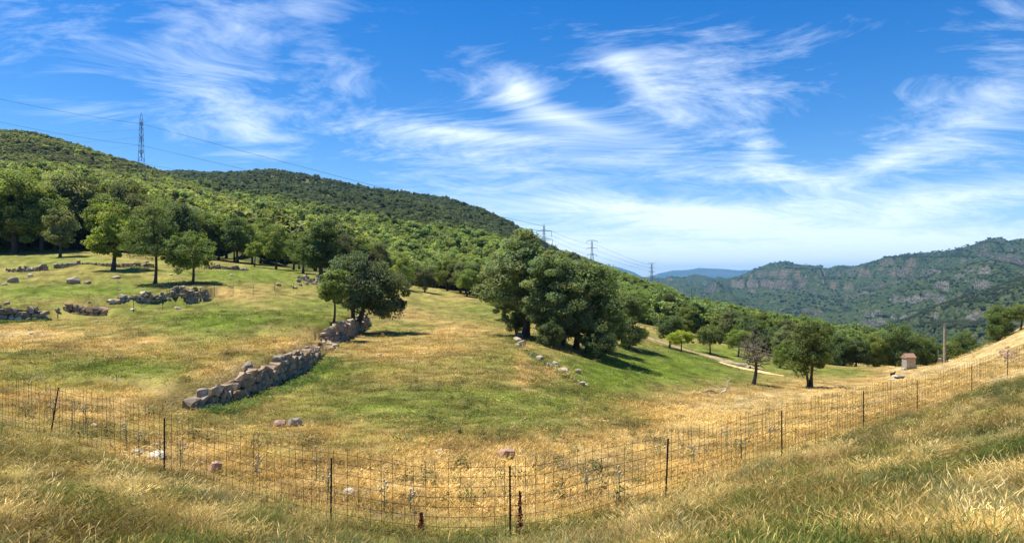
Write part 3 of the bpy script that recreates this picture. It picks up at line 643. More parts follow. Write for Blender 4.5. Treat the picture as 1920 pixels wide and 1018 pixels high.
for i in order:
    px = CX + ex[i] / ey[i] * F
    kd = random.choice(['oak1', 'oak2', 'oak3', 'oak1', 'oak2', 'tall2', 'dense']); v = random.uniform(.75, 1.25)
    base = random.choice([OAK, OAK, (.125,.17,.035), DARK, GREY, (.145,.19,.04)])
    hue = {OAK: 'green', (.125,.17,.035): 'yellowish', DARK: 'dark green', GREY: 'grey-green', (.145,.19,.04): 'pale green'}[tuple(base)]; form = {'oak1': 'broad', 'oak2': 'lopsided', 'oak3': 'slim', 'tall2': 'narrow', 'dense': 'round-headed'}[kd]
    if kd == 'dense': hue = 'blackish'
    if px < 300: lab, grp = 'tall oak in the dark wood edge above the terraces', 'oaks of the wood above the terraces'
    elif px < 730: lab, grp = 'oak in the wood edge above the upper pasture', 'oaks of the wood above the upper pasture'
    elif px < 1000: lab, grp = 'oak in the wood edge at the head of the field', 'oaks at the head of the field'
    else: lab, grp = 'oak in the wood below the dirt track', 'oaks below the dirt track'
    if kd == 'dense': base = HOLM
    lab = lab.replace('oak ', form + ' ' + hue + ' oak ', 1)
    plant('oak_tree', kd, (ex[i], ey[i], ez[i] - .1), eh[i], {'oak1': 1.15, 'oak2': 1.1, 'oak3': 1.2, 'tall2': 1.3, 'dense': .85}[kd], [c * v for c in base], lab, 'tree', grp)

# geometry-node instancer for stuff
def gn_stuff(name, pts, scale, rot, idx, tint, protos, kind_label=None):
    """protos: list of lists of meshes; each becomes an object in an unlinked collection"""
    pc = bpy.data.collections.new(name + '_kinds')
    for i, ms in enumerate(protos):
        bm = bmesh.new()
        o = bpy.data.objects.new('%s_kind_%02d' % (name, i), ms); pc.objects.link(o); bm.free()
    me = bpy.data.meshes.new(name); me.vertices.add(len(pts)); me.vertices.foreach_set('co', np.asarray(pts, np.float32).ravel())
    def at(nm, typ, data, key):
        a = me.attributes.new(nm, typ, 'POINT'); a.data.foreach_set(key, np.asarray(data).astype(np.int32 if typ == 'INT' else np.float32).ravel())
    at('iscale', 'FLOAT_VECTOR', scale, 'vector'); at('irot', 'FLOAT_VECTOR', rot, 'vector'); at('kindex', 'INT', idx, 'value')
    at('tint', 'FLOAT_COLOR', np.c_[tint, np.ones(len(tint))], 'color')
    me.update()
    ng = bpy.data.node_groups.new(name, 'GeometryNodeTree')
    ng.interface.new_socket('Geometry', in_out='INPUT', socket_type='NodeSocketGeometry'); ng.interface.new_socket('Geometry', in_out='OUTPUT', socket_type='NodeSocketGeometry')
    n = NT(ng); gi = n.n('NodeGroupInput'); go = n.n('NodeGroupOutput')
    ci = n.n('GeometryNodeCollectionInfo'); ci.inputs['Collection'].default_value = pc; ci.inputs['Separate Children'].default_value = True; ci.inputs['Reset Children'].default_value = True
    ip = n.n('GeometryNodeInstanceOnPoints'); ip.inputs['Pick Instance'].default_value = True
    mp_ = n.n('GeometryNodeMeshToPoints')
    n.link(gi.outputs[0], mp_.inputs['Mesh']); n.link(mp_.outputs[0], ip.inputs['Points']); n.link(ci.outputs[0], ip.inputs['Instance'])
    for nm, dt, sock in (('kindex', 'INT', 'Instance Index'), ('irot', 'FLOAT_VECTOR', 'Rotation'), ('iscale', 'FLOAT_VECTOR', 'Scale')):
        na = n.n('GeometryNodeInputNamedAttribute', data_type=dt); na.inputs['Name'].default_value = nm; n.link(na.outputs[0], ip.inputs[sock])
    n.link(ip.outputs[0], go.inputs[0])
    o = obj(name, me); md = o.modifiers.new('scatter', 'NODES'); md.node_group = ng
    return tag(o, kind='stuff')
def merge_tree(t, c):
    """one mesh with trunk and crown for the far wood"""
    nv = len(t.vertices); me = bpy.data.meshes.new('far_tree')
    a = np.empty(nv * 3, np.float32); t.vertices.foreach_get('co', a); b = np.empty(len(c.vertices) * 3, np.float32); c.vertices.foreach_get('co', b)
    v = np.concatenate([a, b]).reshape(-1, 3); f = [tuple(p.vertices) for p in t.polygons]; nt = len(f); f += [tuple(x + nv for x in p.vertices) for p in c.polygons]
    me.from_pydata([tuple(x) for x in v], [], f); me.materials.append(M_BARK); me.materials.append(M_LEAF)
    mi = np.ones(len(f), np.int32); mi[:nt] = 0; me.polygons.foreach_set('material_index', mi)
    col = np.ones((len(v), 4), np.float32); lv = np.empty(len(c.vertices) * 4, np.float32); c.color_attributes['leafvar'].data.foreach_get('color', lv); col[nv:] = lv.reshape(-1, 4)
    at = me.color_attributes.new('leafvar', 'FLOAT_COLOR', 'POINT'); at.data.foreach_set('color', col.ravel()); me.update(); return me
far_kinds = [merge_tree(*p) for p in FT['oak']] + [merge_tree(*p) for p in FT['holm']] + [merge_tree(*p) for p in FT['pine']]
FX, FY, FZ, FH, FI, FC = [], [], [], [], [], []
for h, n, seed, lo, hi, dens, floor in ((H_A, 40000, 5, 1.8, 4.6, .52, 165), (H_B, 56000, 6, 2.6, 6.8, .46, 175), (H_C, 20000, 8, 2.8, 6.2, .44, 135)):
    x, d, px, z, _ = scatter(h, n, seed, 2000); R = np.random.default_rng(seed + 100)
    hh = R.uniform(lo, hi, len(x))
    if h is H_A: hh *= 1 + 1.3 * (1 - sstep(200, 420, d))
    m = d > floor; x, d, px, z, hh = x[m], d[m], px[m], z[m], hh[m]
    k = thin(x, d, hh * dens); x, d, px, z, hh = x[k], d[k], px[k], z[k], hh[k]
    patch = fbm(x * .006, d * .006, seed, 4); py = HY - F * z / d
    if h is H_A:
        holm = R.uniform(0, 1, len(x)) < np.where(d > 330, .8, .25); light = sstep(.0, .25, patch)
        c = ramp(np.where(holm, .15, .75) + patch * .9 + R.normal(0, .12, len(x)), [(0, (.060,.070,.032)), (.3, (.082,.090,.038)), (.6, (.105,.125,.038)), (1, (.145,.175,.045))])
    elif h is H_B:
        up = sstep(.0, .55, (py - np.interp(px, [300, 560, 800, 1000, 1200], [330, 385, 430, 470, 520])) / 40 + patch * 1.5)   # paler oak wood below, dark holm above
        holm = R.uniform(0, 1, len(x)) > .2 + .75 * up
        c = ramp(up * .8 + .1 + patch * .25 + R.normal(0, .10, len(x)), [(0, (.052,.070,.032)), (.4, (.076,.096,.036)), (.7, (.102,.132,.036)), (1, (.125,.160,.042))])
    else:
        holm = R.uniform(0, 1, len(x)) < .3
        c = ramp(.5 + patch * .8 + R.normal(0, .16, len(x)), [(0, (.048,.070,.024)), (.5, (.088,.120,.032)), (1, (.14,.18,.040))])
    FX.append(x); FY.append(d); FZ.append(z); FH.append(hh * np.where(holm, .8, 1.05)); ptch = 1 + .55 * fbm(x * .02, d * .02, seed + 3, 3); FH[-1] = FH[-1] * ptch; pine = R.uniform(0, 1, len(x)) < np.where(fbm(x * .008, d * .008, seed + 5, 3) > .12, .35, .05); FI.append(np.where(pine, R.integers(6, 8, len(x)), R.integers(0, 3, len(x)) + 3 * holm)); FH[-1] = FH[-1] * np.where(pine, 1.12, 1); c = c * np.where(pine[:, None], np.array([[.62, .72, .8]]), 1.0); FC.append(c * 1.45 * R.uniform(.65, 1.35, (len(x), 1)))
FX, FY, FZ, FH, FI, FC = map(np.concatenate, (FX, FY, FZ, FH, FI, FC))
Rr = np.random.default_rng(99); nfar = len(FX); fw = Rr.uniform(.8, 1.5, nfar)
wood = gn_stuff('forest', np.c_[FX, FY, FZ - .1], np.c_[FH * fw, FH * fw, FH], np.c_[np.zeros((nfar, 2)), Rr.uniform(0, 6.28, nfar)], FI, FC, far_kinds)
tag(wood, 'mixed oak and holm oak wood covering the hillsides', 'forest')
# scrub on the mountains across the valley
SX, SY, SZ, SH, SC = [], [], [], [], []
for h, zf, n, seed, lo, hi in ((R_NEAR, Z_NEAR, 16000, 201, 3, 7), (R_MID, Z_MID, 12000, 202, 4, 9), (R_BACK, Z_BACK, 14000, 203, 6, 13)):
    x, d, px, z, _ = scatter(h, n, seed, 9000); z = zf(px, d); R = np.random.default_rng(seed)
    zs = np.abs(zf(px, d * 1.006) - z) / (d * .006); pt = fbm(x * .004, d * .004, seed, 4)
    m = (zs < .55) & (pt > -.10 + .15 * R.normal(0, .5, len(x))); x, d, z, pt = x[m], d[m], z[m], pt[m]
    SX.append(x); SY.append(d); SZ.append(z); SH.append(R.uniform(lo, hi, len(x))); SC.append(ramp(.4 + pt * 1.4 + R.normal(0, .15, len(x)), [(0, (.052,.070,.03)), (.6, (.075,.097,.038)), (1, (.095,.118,.045))]))
SX, SY, SZ, SH, SC = map(np.concatenate, (SX, SY, SZ, SH, SC)); ns = len(SX)
scrub = gn_stuff('mountain_scrub', np.c_[SX, SY, SZ - .3], np.c_[SH * 1.15, SH * 1.15, SH * .75], np.c_[np.zeros((ns, 2)), Rr.uniform(0, 6.28, ns)], Rr.integers(0, 3, ns), SC, far_kinds[3:6])
tag(scrub, 'dark scrub and oak wood on the mountains across the valley', 'scrub')

# ------------------------------------------------------------------ stones and walls
def hull_rock(seed, n=17, flat=(1, .8, .75), boxy=.5):
    R = np.random.default_rng(seed); p = R.normal(0, 1, (n, 3)); p /= np.linalg.norm(p, axis=1)[:, None]
    p = np.sign(p) * np.abs(p) ** boxy; p *= R.uniform(.84, 1.06, (n, 1)); p *= np.array(flat) * .5
    bm = bmesh.new()
    for q in p: bm.verts.new(q)
    r = bmesh.ops.convex_hull(bm, input=bm.verts); bmesh.ops.delete(bm, geom=[g for g in r['geom_interior'] if isinstance(g, bmesh.types.BMVert)], context='VERTS')
    me = bpy.data.meshes.new('stone'); bm.to_mesh(me); bm.free(); return me
RB = {}
def rocks(mat, s0, n=8):
    out = []
    for i in range(n):
        me = hull_rock(s0 + i, 14 + i % 5, (1, 1, 1), .42); me.materials.append(mat); out.append(me)
    return out
def boulders(mat, s0):
    out = []
    for i in range(6):
        me = hull_rock(s0 + i, 30, (1, 1, 1), .85); me.materials.append(mat); out.append(me)
    return out
RB = {'grey': boulders(M_STONEG, 520), 'pale': boulders(M_PALE, 540), 'pink': boulders(M_PINK, 560)}
RK = {'tan': rocks(M_STONE, 100), 'grey': rocks(M_STONEG, 200), 'pale': rocks(M_PALE, 300), 'pink': rocks(M_PINK, 400)}
def wall(name, line, heights, label, kinds, sw, sh, jit=.13, core=True, group=None, lean=.12, ragged=.2, thick=.45, seed=0):
    """dry stone retaining wall: courses of separate stones over an earth core"""
    R = random.Random(seed); poly = polyline(line); e = empty(name, (poly[0][0], poly[0][1], zat(*poly[0])))
    tag(e, label, 'stone wall', group); org = e.location.copy()
    seg = np.hypot(*np.diff(poly, axis=0).T); cum = np.r_[0, np.cumsum(seg)]; L = cum[-1]
    def at(s):
        x = np.interp(s, cum, poly[:, 0]); y = np.interp(s, cum, poly[:, 1])
        k = min(int(np.searchsorted(cum, s, side='right')) - 1, len(seg) - 1); t = (poly[k + 1] - poly[k]) / seg[k]
        return x, y, t
    hN = np.interp
    if core:
        v = []; f = []; nn = 24
        for i in range(nn + 1):
            s = L * i / nn; x, y, t = at(s); nl = np.array([-t[1], t[0]]); h = np.interp(s, cum, heights)
            a = np.array([x, y]) + nl * (.10 + lean * 0); b = a + nl * (thick + .5)
            z0 = zat(*(np.array([x, y]) - nl * .45)) - .5
            top = z0 + .5 + h - .16
            for q, zt in ((a, z0), (a + nl * lean * h, top), (b, top), (b, z0)): v.append((q[0] - org.x, q[1] - org.y, zt - org.z))
        for i in range(nn):
            for k in range(4): f.append((i * 4 + k, (i + 1) * 4 + k, (i + 1) * 4 + (k + 1) % 4, i * 4 + (k + 1) % 4))
        f.append((0, 1, 2, 3)); f.append(tuple(nn * 4 + k for k in (3, 2, 1, 0)))
        obj('earth_core', mesh('earth_core', v, f, M_EARTH), e)
    count = 0; s0 = 0.0; zrow = 0.0; row = 0
    hmax = max(heights)
    while zrow < hmax + sh:
        s = R.uniform(-.2, .1) * sw; hrow = sh * R.uniform(.8, 1.2)
        while s < L:
            w = sw * R.uniform(.55, 1.4); x, y, t = at(min(max(s + w / 2, 0), L)); h = np.interp(min(s + w / 2, L), cum, heights) * (1 + R.uniform(-ragged, ragged) * .6)
            if zrow + hrow * .45 < h:
                nl = np.array([-t[1], t[0]]); z0 = zat(*(np.array([x, y]) - nl * .45)) - .06
                off = lean * zrow + R.uniform(-.5, .5) * jit + .04
                q = np.array([x, y]) + nl * off; me = R.choice(RK[R.choice(kinds)])
                st = obj('stone', me, e, (q[0] - org.x, q[1] - org.y, z0 + zrow + hrow * .5 - org.z + R.uniform(-.04, .04)),
                         (R.uniform(-.2, .2), R.uniform(-.25, .25), math.atan2(t[1], t[0]) + R.uniform(-.25, .25) + (math.pi if R.random() < .5 else 0)),
                         (w * 1.16, thick * R.uniform(.85, 1.3), hrow * R.uniform(1.08, 1.32)))
                count += 1
            s += w * .93
        zrow += hrow * .88; row += 1
    return e
wall('stone_wall', W_MAIN, [.35,.68,.92,1.0,1.12,.7], 'dry stone terrace wall of big tan blocks crossing the field', ['tan','tan','tan','grey','tan'], .46, .26, seed=3, thick=.4)
wall('stone_wall', W_TREE, [.7,1.35,1.35,.9], 'ruined stone wall in the shade under the holm oak', ['grey','grey','tan'], .62, .34, seed=4, ragged=.35)
wall('stone_wall', W_LEFT, [1.25,1.25,.75], 'tall dark dry stone wall beside the weeds', ['grey','grey','grey','tan','pale'], .5, .30, seed=5, ragged=.4, jit=.25)
wall('stone_wall', W_SHORT, [.75,.8], 'short brown stone wall stub next to the leaning post', ['tan','grey','pink'], .5, .28, seed=6, ragged=.3)
wall('stone_wall', [(205,572,66),(250,566,68),(305,562,70)], [.55,.95,1.15], 'stone wall climbing to the shaded rubble bank', ['grey','tan','pale','grey'], .5, .30, seed=7, ragged=.4, jit=.25)
wall('stone_wall', [(305,562,70),(345,570,71),(392,563,74)], [1.1,1.7,1.2], 'rubble stone bank in the shade of the ash', ['grey','grey'], .42, .26, seed=8, ragged=.4, jit=.4, lean=.25)
wall('stone_wall', W_UP[:2], [.75,.8], 'low grey stone wall on the upper terrace beside the boulders', ['grey','tan','pale'], .55, .34, seed=9, ragged=.3)
wall('stone_wall', [(100,507,96),(145,505,97),(215,503,98),(285,501,99)], [.7,.75,.7,.5], 'broken stone wall passing the bright green tree', ['grey','tan'], .55, .3, seed=10, ragged=.4)
wall('stone_wall', [(395,503,104),(430,502,106),(462,500,108)], [.5,.55,.5], 'stony terrace lip above the green upper pasture', ['tan','grey'], .6, .26, seed=12, ragged=.6)
# fallen stones of the row right of the field, and the rubble between the two field walls
def px_stone(e, px, py, w, h, kind, R):
    p = G(px, py); s = p.y / F
    return obj('stone', R.choice(RK[kind]), e, p - e.location + Vector((0, 0, h * s * .25)), (R.uniform(-.3, .3), R.uniform(-.3, .3), R.uniform(0, 6.28)), (w * s, w * s * R.uniform(.7, 1), h * s))
R_ = random.Random(17)
e = empty('fallen_wall', G(975, 645)); tag(e, 'line of half-buried stones running down below the tall oak', 'stone wall')
for px, py, w, h, kd in [(974,632,14,12,'grey'),(970,640,15,10,'pale'),(978,647,16,11,'tan'),(972,650,12,9,'grey'),(985,658,10,7,'tan'),(996,669,9,9,'grey'),(1012,676,16,12,'grey'),(1021,681,10,8,'tan'),(1030,687,18,9,'grey'),(1039,684,14,10,'pale'),(1045,690,14,9,'tan'),(1056,699,24,13,'pale'),(1064,705,12,8,'tan'),(1074,712,12,8,'pale'),(1082,717,12,7,'tan'),(1090,721,18,9,'pale'),(1098,724,13,7,'pale'),(1002,664,9,6,'tan')]:
    px_stone(e, px, py, w, h, kd, R_)
e = empty('rubble_heap', G(606, 650)); tag(e, 'spilled tan rubble in the gap between the two field walls', 'rubble')
for _ in range(26): px_stone(e, R_.gauss(607, 9), R_.gauss(648, 8), R_.uniform(6, 16), R_.uniform(5, 11), R_.choice(['tan','pale','tan','pink']), R_)
e = empty('rock_heap', G(570, 530)); tag(e, 'pile of grey rocks under the big dark oak', 'rock pile')
for _ in range(34): px_stone(e, R_.uniform(545, 640), R_.gauss(527, 4), R_.uniform(6, 14), R_.uniform(5, 10), R_.choice(['grey','grey','tan']), R_)
e = empty('rock_pile', G(1893, 668)); tag(e, 'heap of cleared stones on the dry slope by the fence', 'rock pile')
for _ in range(46): px_stone(e, R_.gauss(1894, 7), R_.gauss(667, 5), R_.uniform(4, 10), R_.uniform(3, 8), R_.choice(['grey','pink','tan','pale']), R_)
BOP = []
BO = [(525,800,28,20,'pink','pinkish boulder half sunk in dry grass below the near wall end'),(553,798,28,26,'pale','pale pitted boulder in the grass beside the pinkish one'),(403,884,27,28,'pink','upright pinkish boulder just behind the wire fence'),
 (295,858,40,17,'pale','long white slab lying behind a fence post'),(258,852,22,12,'pale','small white slab beside the long one'),(949,857,36,24,'pink','tan boulder alone in the field behind the wire fence'),
 (825,847,15,10,'pale','small white stone near the lone tan boulder'),(654,928,24,20,'pale','grey-white stone behind the sagging middle of the fence'),(25,530,20,16,'grey','rounded grey boulder below the upper terrace wall'),
 (137,531,28,18,'grey','large dark boulder on the green terrace'),(164,532,13,8,'grey','flat grey rock beside the large dark boulder'),(218,522,20,8,'grey','low dark rock slab below the bright green tree'),
 (57,519,10,8,'pale','small pale rock above the rounded grey boulder'),(9,534,11,5,'pale','flat white stone on the terrace grass'),(345,532,12,8,'grey','dark rock at the foot of the small round tree'),
 (333,580,14,7,'pale','white stone below the shaded rubble bank'),(1083,699,17,11,'grey','dark rock standing beyond the row of half-buried stones'),(177,799,13,8,'pale','white stone behind the leaning fence post'),
 (380,870,11,8,'pale','small white stone near the upright pinkish boulder'),(484,885,11,7,'pale','little white stone behind the fence among thistles'),(182,604,9,6,'pink','small brown stone in the dry grass of the left field'),
 (248,582,12,6,'pale','small stone under the climbing wall'),(1442,828,11,10,'grey','dark stone beside the fence on the dry track'),(1730,752,12,8,'pale','pale stone behind the right-hand fence run'),
 (522,536,12,9,'pink','pink rock on the bank of the upper pasture'),(553,541,13,6,'pink','flat pink rock near the rock pile'),(108,583,9,10,'grey','square block topping the leaning post'),(463,710,26,26,'grey','big lichened boulder sitting on the field wall'),
 (712,666,10,5,'pale','pale stone in the field under the holm oak'),(1258,760,9,7,'pale','white stone in the lower meadow near the small bank')]
for px, py, w, h, kd, lab in BO:
    lab = lab.replace('right-hand fence run', 'fence on the dry slope').replace('left field', 'upper field')
    p = G(px, py - (14 if 'sitting on' in lab else 0)); s = p.y / F; bo = obj('boulder', random.choice(RB[kd]), None, p + Vector((0, 0, h * s * .24)), (random.uniform(-.2, .2), random.uniform(-.2, .2), random.uniform(0, 6.28)), (w * s, w * s * .85, h * s))
    tag(bo, lab, 'rock'); BOP.append((bo.location.x, bo.location.y))
for i in range(60):
    px, py = random.choice([(random.uniform(20, 600), random.uniform(540, 640)), (random.uniform(1150, 1400), random.uniform(735, 775)), (random.uniform(1760, 1900), random.uniform(640, 700)), (random.uniform(20, 500), random.uniform(500, 545))])
    p = G(px, py); s = random.uniform(3.5, 7) * p.y / F
    tag(obj('field_stone', random.choice(RB['pale']), None, p + Vector((0, 0, s * .15)), (0, 0, random.uniform(0, 6)), (s * 1.3, s, s * .6)), 'small pale field stone lying loose in the grass', 'stone', 'loose field stones')

# ------------------------------------------------------------------ wire fence
FP = [(-230,700,21),(-60,770,19),(92,820,16.6),(308,892,14),(620,990,11.5),(957,1012,11),(1247,936,13.2),(1466,860,16.5),(1619,806,20),(1720,778,24),(1822,738,29),(1889,708,33),(1975,680,38)]
fxy = polyline(FP); fc = np.r_[0, np.cumsum(np.hypot(*np.diff(fxy, axis=0).T))]
def catmull(t, pts):
    i = int(np.clip(np.searchsorted(fc, t, side='right') - 1, 0, len(pts) - 2)); f = (t - fc[i]) / (fc[i + 1] - fc[i])
    p0, p1, p2, p3 = pts[max(i - 1, 0)], pts[i], pts[i + 1], pts[min(i + 2, len(pts) - 1)]
    return .5 * ((2 * p1) + (-p0 + p2) * f + (2 * p0 - 5 * p1 + 4 * p2 - p3) * f ** 2 + (-p0 + 3 * p1 - 3 * p2 + p3) * f ** 3)
FS = np.linspace(0, fc[-1], 320); FL = np.array([catmull(s, fxy) for s in FS]); FZ_ = zall(FL[:, 0], FL[:, 1]); FZ_ = np.convolve(np.pad(FZ_, 12, 'edge'), np.ones(25) / 25, 'valid')
fence = empty('wire_fence', (0, 11, FZ_[160])); tag(fence, 'sagging rusty wire mesh fence on thin dark iron posts', 'fence'); fo = fence.location
for i in range(len(FP)):
    x, y = fxy[i]; z = zat(x, y); V_, Fc = [], []
    le = {2: (.22, 0), 4: (0, .05), 6: (.06, 0)}.get(i, (random.uniform(-.02, .02), 0))
    tube(V_, Fc, [(0, 0, -.25), (le[0], le[1], 1.12)], [.017, .015], 6)
    for kk in range(3): tube(V_, Fc, [(-.02, .0, .35 + kk * .3), (.025, .012, .36 + kk * .3)], [.006, .006], 4)
    obj('post', mesh('post', [tuple(v) for v in V_], Fc, M_IRON), fence, (x - fo.x, y - fo.y, z - fo.z))
sag = 0.03 * np.sin(FS * 1.1) + .02 * np.sin(FS * 2.7 + 1)
for kk in range(8):
    V_, Fc = [], []; hgt = .06 + kk * .155
    tube(V_, Fc, [(FL[i, 0] - fo.x, FL[i, 1] - fo.y, FZ_[i] + hgt + sag[i] * (kk / 7) - fo.z) for i in range(0, 320)], [.0040] * 320, 4)
    obj('line_wire', mesh('line_wire', [tuple(v) for v in V_], Fc, M_RUST), fence)
V_, Fc = [], []; tube(V_, Fc, [(0, 0, 0), (0.006, 0, .6), (0, 0, 1.24)], [.0036] * 3, 4); stay = mesh('stay_wire', [tuple(v) for v in V_], Fc, M_RUST)
for s in np.arange(fc[1] + 1, fc[-1], (fc[-1] - fc[1] - 1) / 296):
    x, y = catmull(s, fxy); z = np.interp(s, FS, FZ_)
    obj('stay_wire', stay, fence, (x - fo.x, y - fo.y, z - fo.z + random.uniform(-.02, .05)), (random.uniform(-.02, .02), random.uniform(-.03, .03), random.uniform(0, 3)))
# the thin old fence across the upper field
e = None
prev = None
for j, (px, py) in enumerate([(250,586),(305,582),(402,556),(437,552),(475,552),(515,546),(551,548),(596,548),(640,552)]):
    p = G(px, py)
    if e is None: e = empty('old_fence', p); tag(e, 'faint old wire fence of thin stakes across the upper field', 'fence')
    V_, Fc = [], []; tube(V_, Fc, [(0, 0, -.2), (random.uniform(-.05, .05), 0, 1.1)], [.022, .02], 5)
    obj('stake', mesh('stake', [tuple(v) for v in V_], Fc, M_IRON), e, p - e.location)
    if prev is not None:
        for hh in (.5, 1.0):
            V_, Fc = [], []; tube(V_, Fc, [prev + Vector((0, 0, hh)), prev.lerp(p, .5) + Vector((0, 0, hh - .05)), p + Vector((0, 0, hh))], [.004] * 3, 3)
            obj('strand', mesh('strand', [tuple(v - e.location) for v in V_], Fc, M_RUST), e)
    prev = p
# leaning post at the wall stub
p = G(108, 600); V_, Fc = [], []; tube(V_, Fc, [(0, 0, -.2), (.04, 0, .95)], [.035, .03], 6)
tag(obj('wooden_post', mesh('wooden_post', [tuple(v) for v in V_], Fc, M_BARKG), None, p), 'short leaning post standing between the two stone wall stubs', 'post')

# ------------------------------------------------------------------ dirt track and straw
def strip(name, pts, mat, lift=.03, seed=1):
    """pts: (column,row, half width in m)"""
    c = [(G(a, b), w) for a, b, w in pts]; V_, Fc = [], []; Q = []
    for i in range(len(c) - 1):
        for k in range(8): t = k / 8; Q.append((c[i][0].lerp(c[i + 1][0], t), c[i][1] * (1 - t) + c[i + 1][1] * t))
    Q.append(c[-1]); n = len(Q)
    for i, (p, w) in enumerate(Q):
        d = (Q[min(i + 1, n - 1)][0] - Q[max(i - 1, 0)][0]); d.z = 0; d.normalize(); nn = Vector((-d.y, d.x, 0))
        for k in range(7):
            ww = w * (1 + .35 * (vnoise(i * .7, k * .01 + (k > 3) * 5.0, seed) - .5)); x, y = p.x + nn.x * ww * (k - 3) / 3, p.y + nn.y * ww * (k - 3) / 3
            V_.append((x, y, zat(x, y) + lift + .02 * (3 - abs(k - 3))))
    for i in range(n - 1):
        for k in range(6): Fc.append((i * 7 + k, i * 7 + k + 1, (i + 1) * 7 + k + 1, (i + 1) * 7 + k))
    return tag(obj(name, mesh(name, V_, Fc, mat, True)), kind='structure')
M_TRACK = plain('track_earth', (0.36, 0.255, 0.16, 1), 1.0, 0.3, 1.2); M_STRAW = plain('straw', (0.62, 0.47, 0.20, 1), 1.0, 0.25, 3.0)
strip('dirt_track', [(1212,632,1.3),(1250,645,1.4),(1300,660,1.5),(1345,672,1.6),(1385,684,1.7),(1420,692,1.4)], M_TRACK)
strip('straw_litter', [(1352,680,.4),(1375,687,.8),(1405,693,1.3),(1430,698,1.5),(1455,703,1.0),(1472,706,.3)], M_STRAW, .05)
M_WOOD = plain('weathered_wood', (0.30, 0.26, 0.20, 1), .95, .35, 4.0); M_BLACK = plain('hollow_shade', (0.03, 0.025, 0.02, 1), 1, .2, 4)
def log(name, px, py, length, r, rz, label):
    p = G(px, py); e = empty(name, (p.x, p.y, p.z + r * .9), rz); tag(e, label, 'log'); V_, Fc = [], []
    nsd = 12; ring = []
    for x, rr in ((-length / 2, r), (-length * .2, r * 1.06), (length * .2, r * .97), (length / 2, r * 1.03), (length / 2, r * .72), (length / 2 - .25, r * .66)):
        for k in range(nsd):
            t = 2 * math.pi * k / nsd; q = rr * (1 + .06 * math.sin(3 * t + x)); V_.append((x, q * math.cos(t), q * math.sin(t)))
    for i in range(5):
        for k in range(nsd): Fc.append((i * nsd + k, i * nsd + (k + 1) % nsd, (i + 1) * nsd + (k + 1) % nsd, (i + 1) * nsd + k))
    Fc.append(tuple(range(nsd - 1, -1, -1))); obj('bark_shell', mesh('bark_shell', V_, Fc, M_WOOD), e)
    obj('hollow', mesh('hollow', [V_[5 * nsd + k] for k in range(nsd)], [tuple(range(nsd))], M_BLACK), e)  # near-black disc across the bore paints the shade inside the log
log('hollow_log', 1390, 689, 1.1, .27, -.35, 'thick hollow log lying on the straw by the track')
log('hollow_log', 1403, 692, .45, .2, -1.0, 'short log butt at the end of the hollow log')
p = G(1336, 736); V_, Fc = [], []; s = p.y / F
tube(V_, Fc, [(0, 0, 0), (.25, 0, .12), (.38, 0, .35), (.40, .05, .6), (.55, .05, .78)], [.06, .055, .05, .03, .012], 6); tube(V_, Fc, [(.3, 0, .22), (.05, .1, .2), (-.4, .2, .42), (-.6, .2, .62)], [.035, .03, .02, .008], 5); tube(V_, Fc, [(.38, 0, .4), (.36, 0, .6), (.34, 0, .75)], [.02, .015, .006], 4)
o = obj('dead_branch', mesh('dead_branch', [tuple(v) for v in V_], Fc, M_PALE, True), None, (p.x + .6, p.y, p.z)); o.scale = (1.25,) * 3; tag(o, 'bleached forked dead branch in the lower meadow', 'branch')
p = G(1335, 737); V_, Fc = [], []; tube(V_, Fc, [(-.42, 0, .05), (-.2, 0, .22), (.1, 0, .2), (.35, 0, .06), (.55, .05, .03)], [.05, .09, .08, .06, .03], 7)
tag(obj('drift_log', mesh('drift_log', [tuple(v) for v in V_], Fc, M_WOOD, True), None, (p.x - .1, p.y, p.z)), 'curved grey log arching over the grass beside the dead branch', 'log')

# ------------------------------------------------------------------ hut, trough, goat, pole
M_RENDER = plain('grey_render', (0.33, 0.29, 0.25, 1), .9, .18, 2.5); M_TILE = plain('clay_tile', (0.31, 0.195, 0.145, 1), .9, .3, 3.0); M_CONC = plain('concrete', (0.45, 0.41, 0.36, 1), .95, .15, 2.0)
M_WHITE = plain('white_enamel', (0.72, 0.68, 0.55, 1), .5, .1, 3.0)
def box(V_, Fc, x0, x1, y0, y1, z0, z1):
    b = len(V_); V_ += [(x0,y0,z0),(x1,y0,z0),(x1,y1,z0),(x0,y1,z0),(x0,y0,z1),(x1,y0,z1),(x1,y1,z1),(x0,y1,z1)]
    Fc += [tuple(b + i for i in f) for f in ((0,3,2,1),(4,5,6,7),(0,1,5,4),(1,2,6,5),(2,3,7,6),(3,0,4,7))]
def boxobj(name, dims, mat, parent, bevel=.012):
    V_, Fc = [], []; box(V_, Fc, *dims); o = obj(name, mesh(name, V_, Fc, mat), parent)
    if bevel: md = o.modifiers.new('bevel', 'BEVEL'); md.width = bevel; md.segments = 1
    return o
p = G(1711, 692); s = p.y / F
hut = empty('pump_hut', (p.x, p.y + .9, p.z), .10); hut.scale = (s * 19 / 1.8, s * 19 / 1.8, s * 26 / 1.8); tag(hut, 'small rendered pump hut with a pink tiled roof in the lower meadow', 'hut')
boxobj('wall', (-.85, .85, -.7, .7, -.3, 1.35), M_RENDER, hut, .02); boxobj('plinth', (-.9, .9, -.75, .75, -.4, .18), plain('stained_base', (.24,.21,.15,1), .95, .3, 3), hut, .01)
boxobj('eaves', (-.97, .97, -.82, .82, 1.352, 1.45), M_TILE, hut, .01)
V_, Fc = [], []
rf = obj('roof', mesh('roof', [(-.97,-.82,1.452),(.97,-.82,1.452),(.97,.82,1.452),(-.97,.82,1.452),(-.92,0,1.92),(.92,0,1.92)], [(0,1,5,4),(2,3,4,5),(1,2,5),(3,0,4),(3,2,1,0)], M_TILE), hut)
tl = None
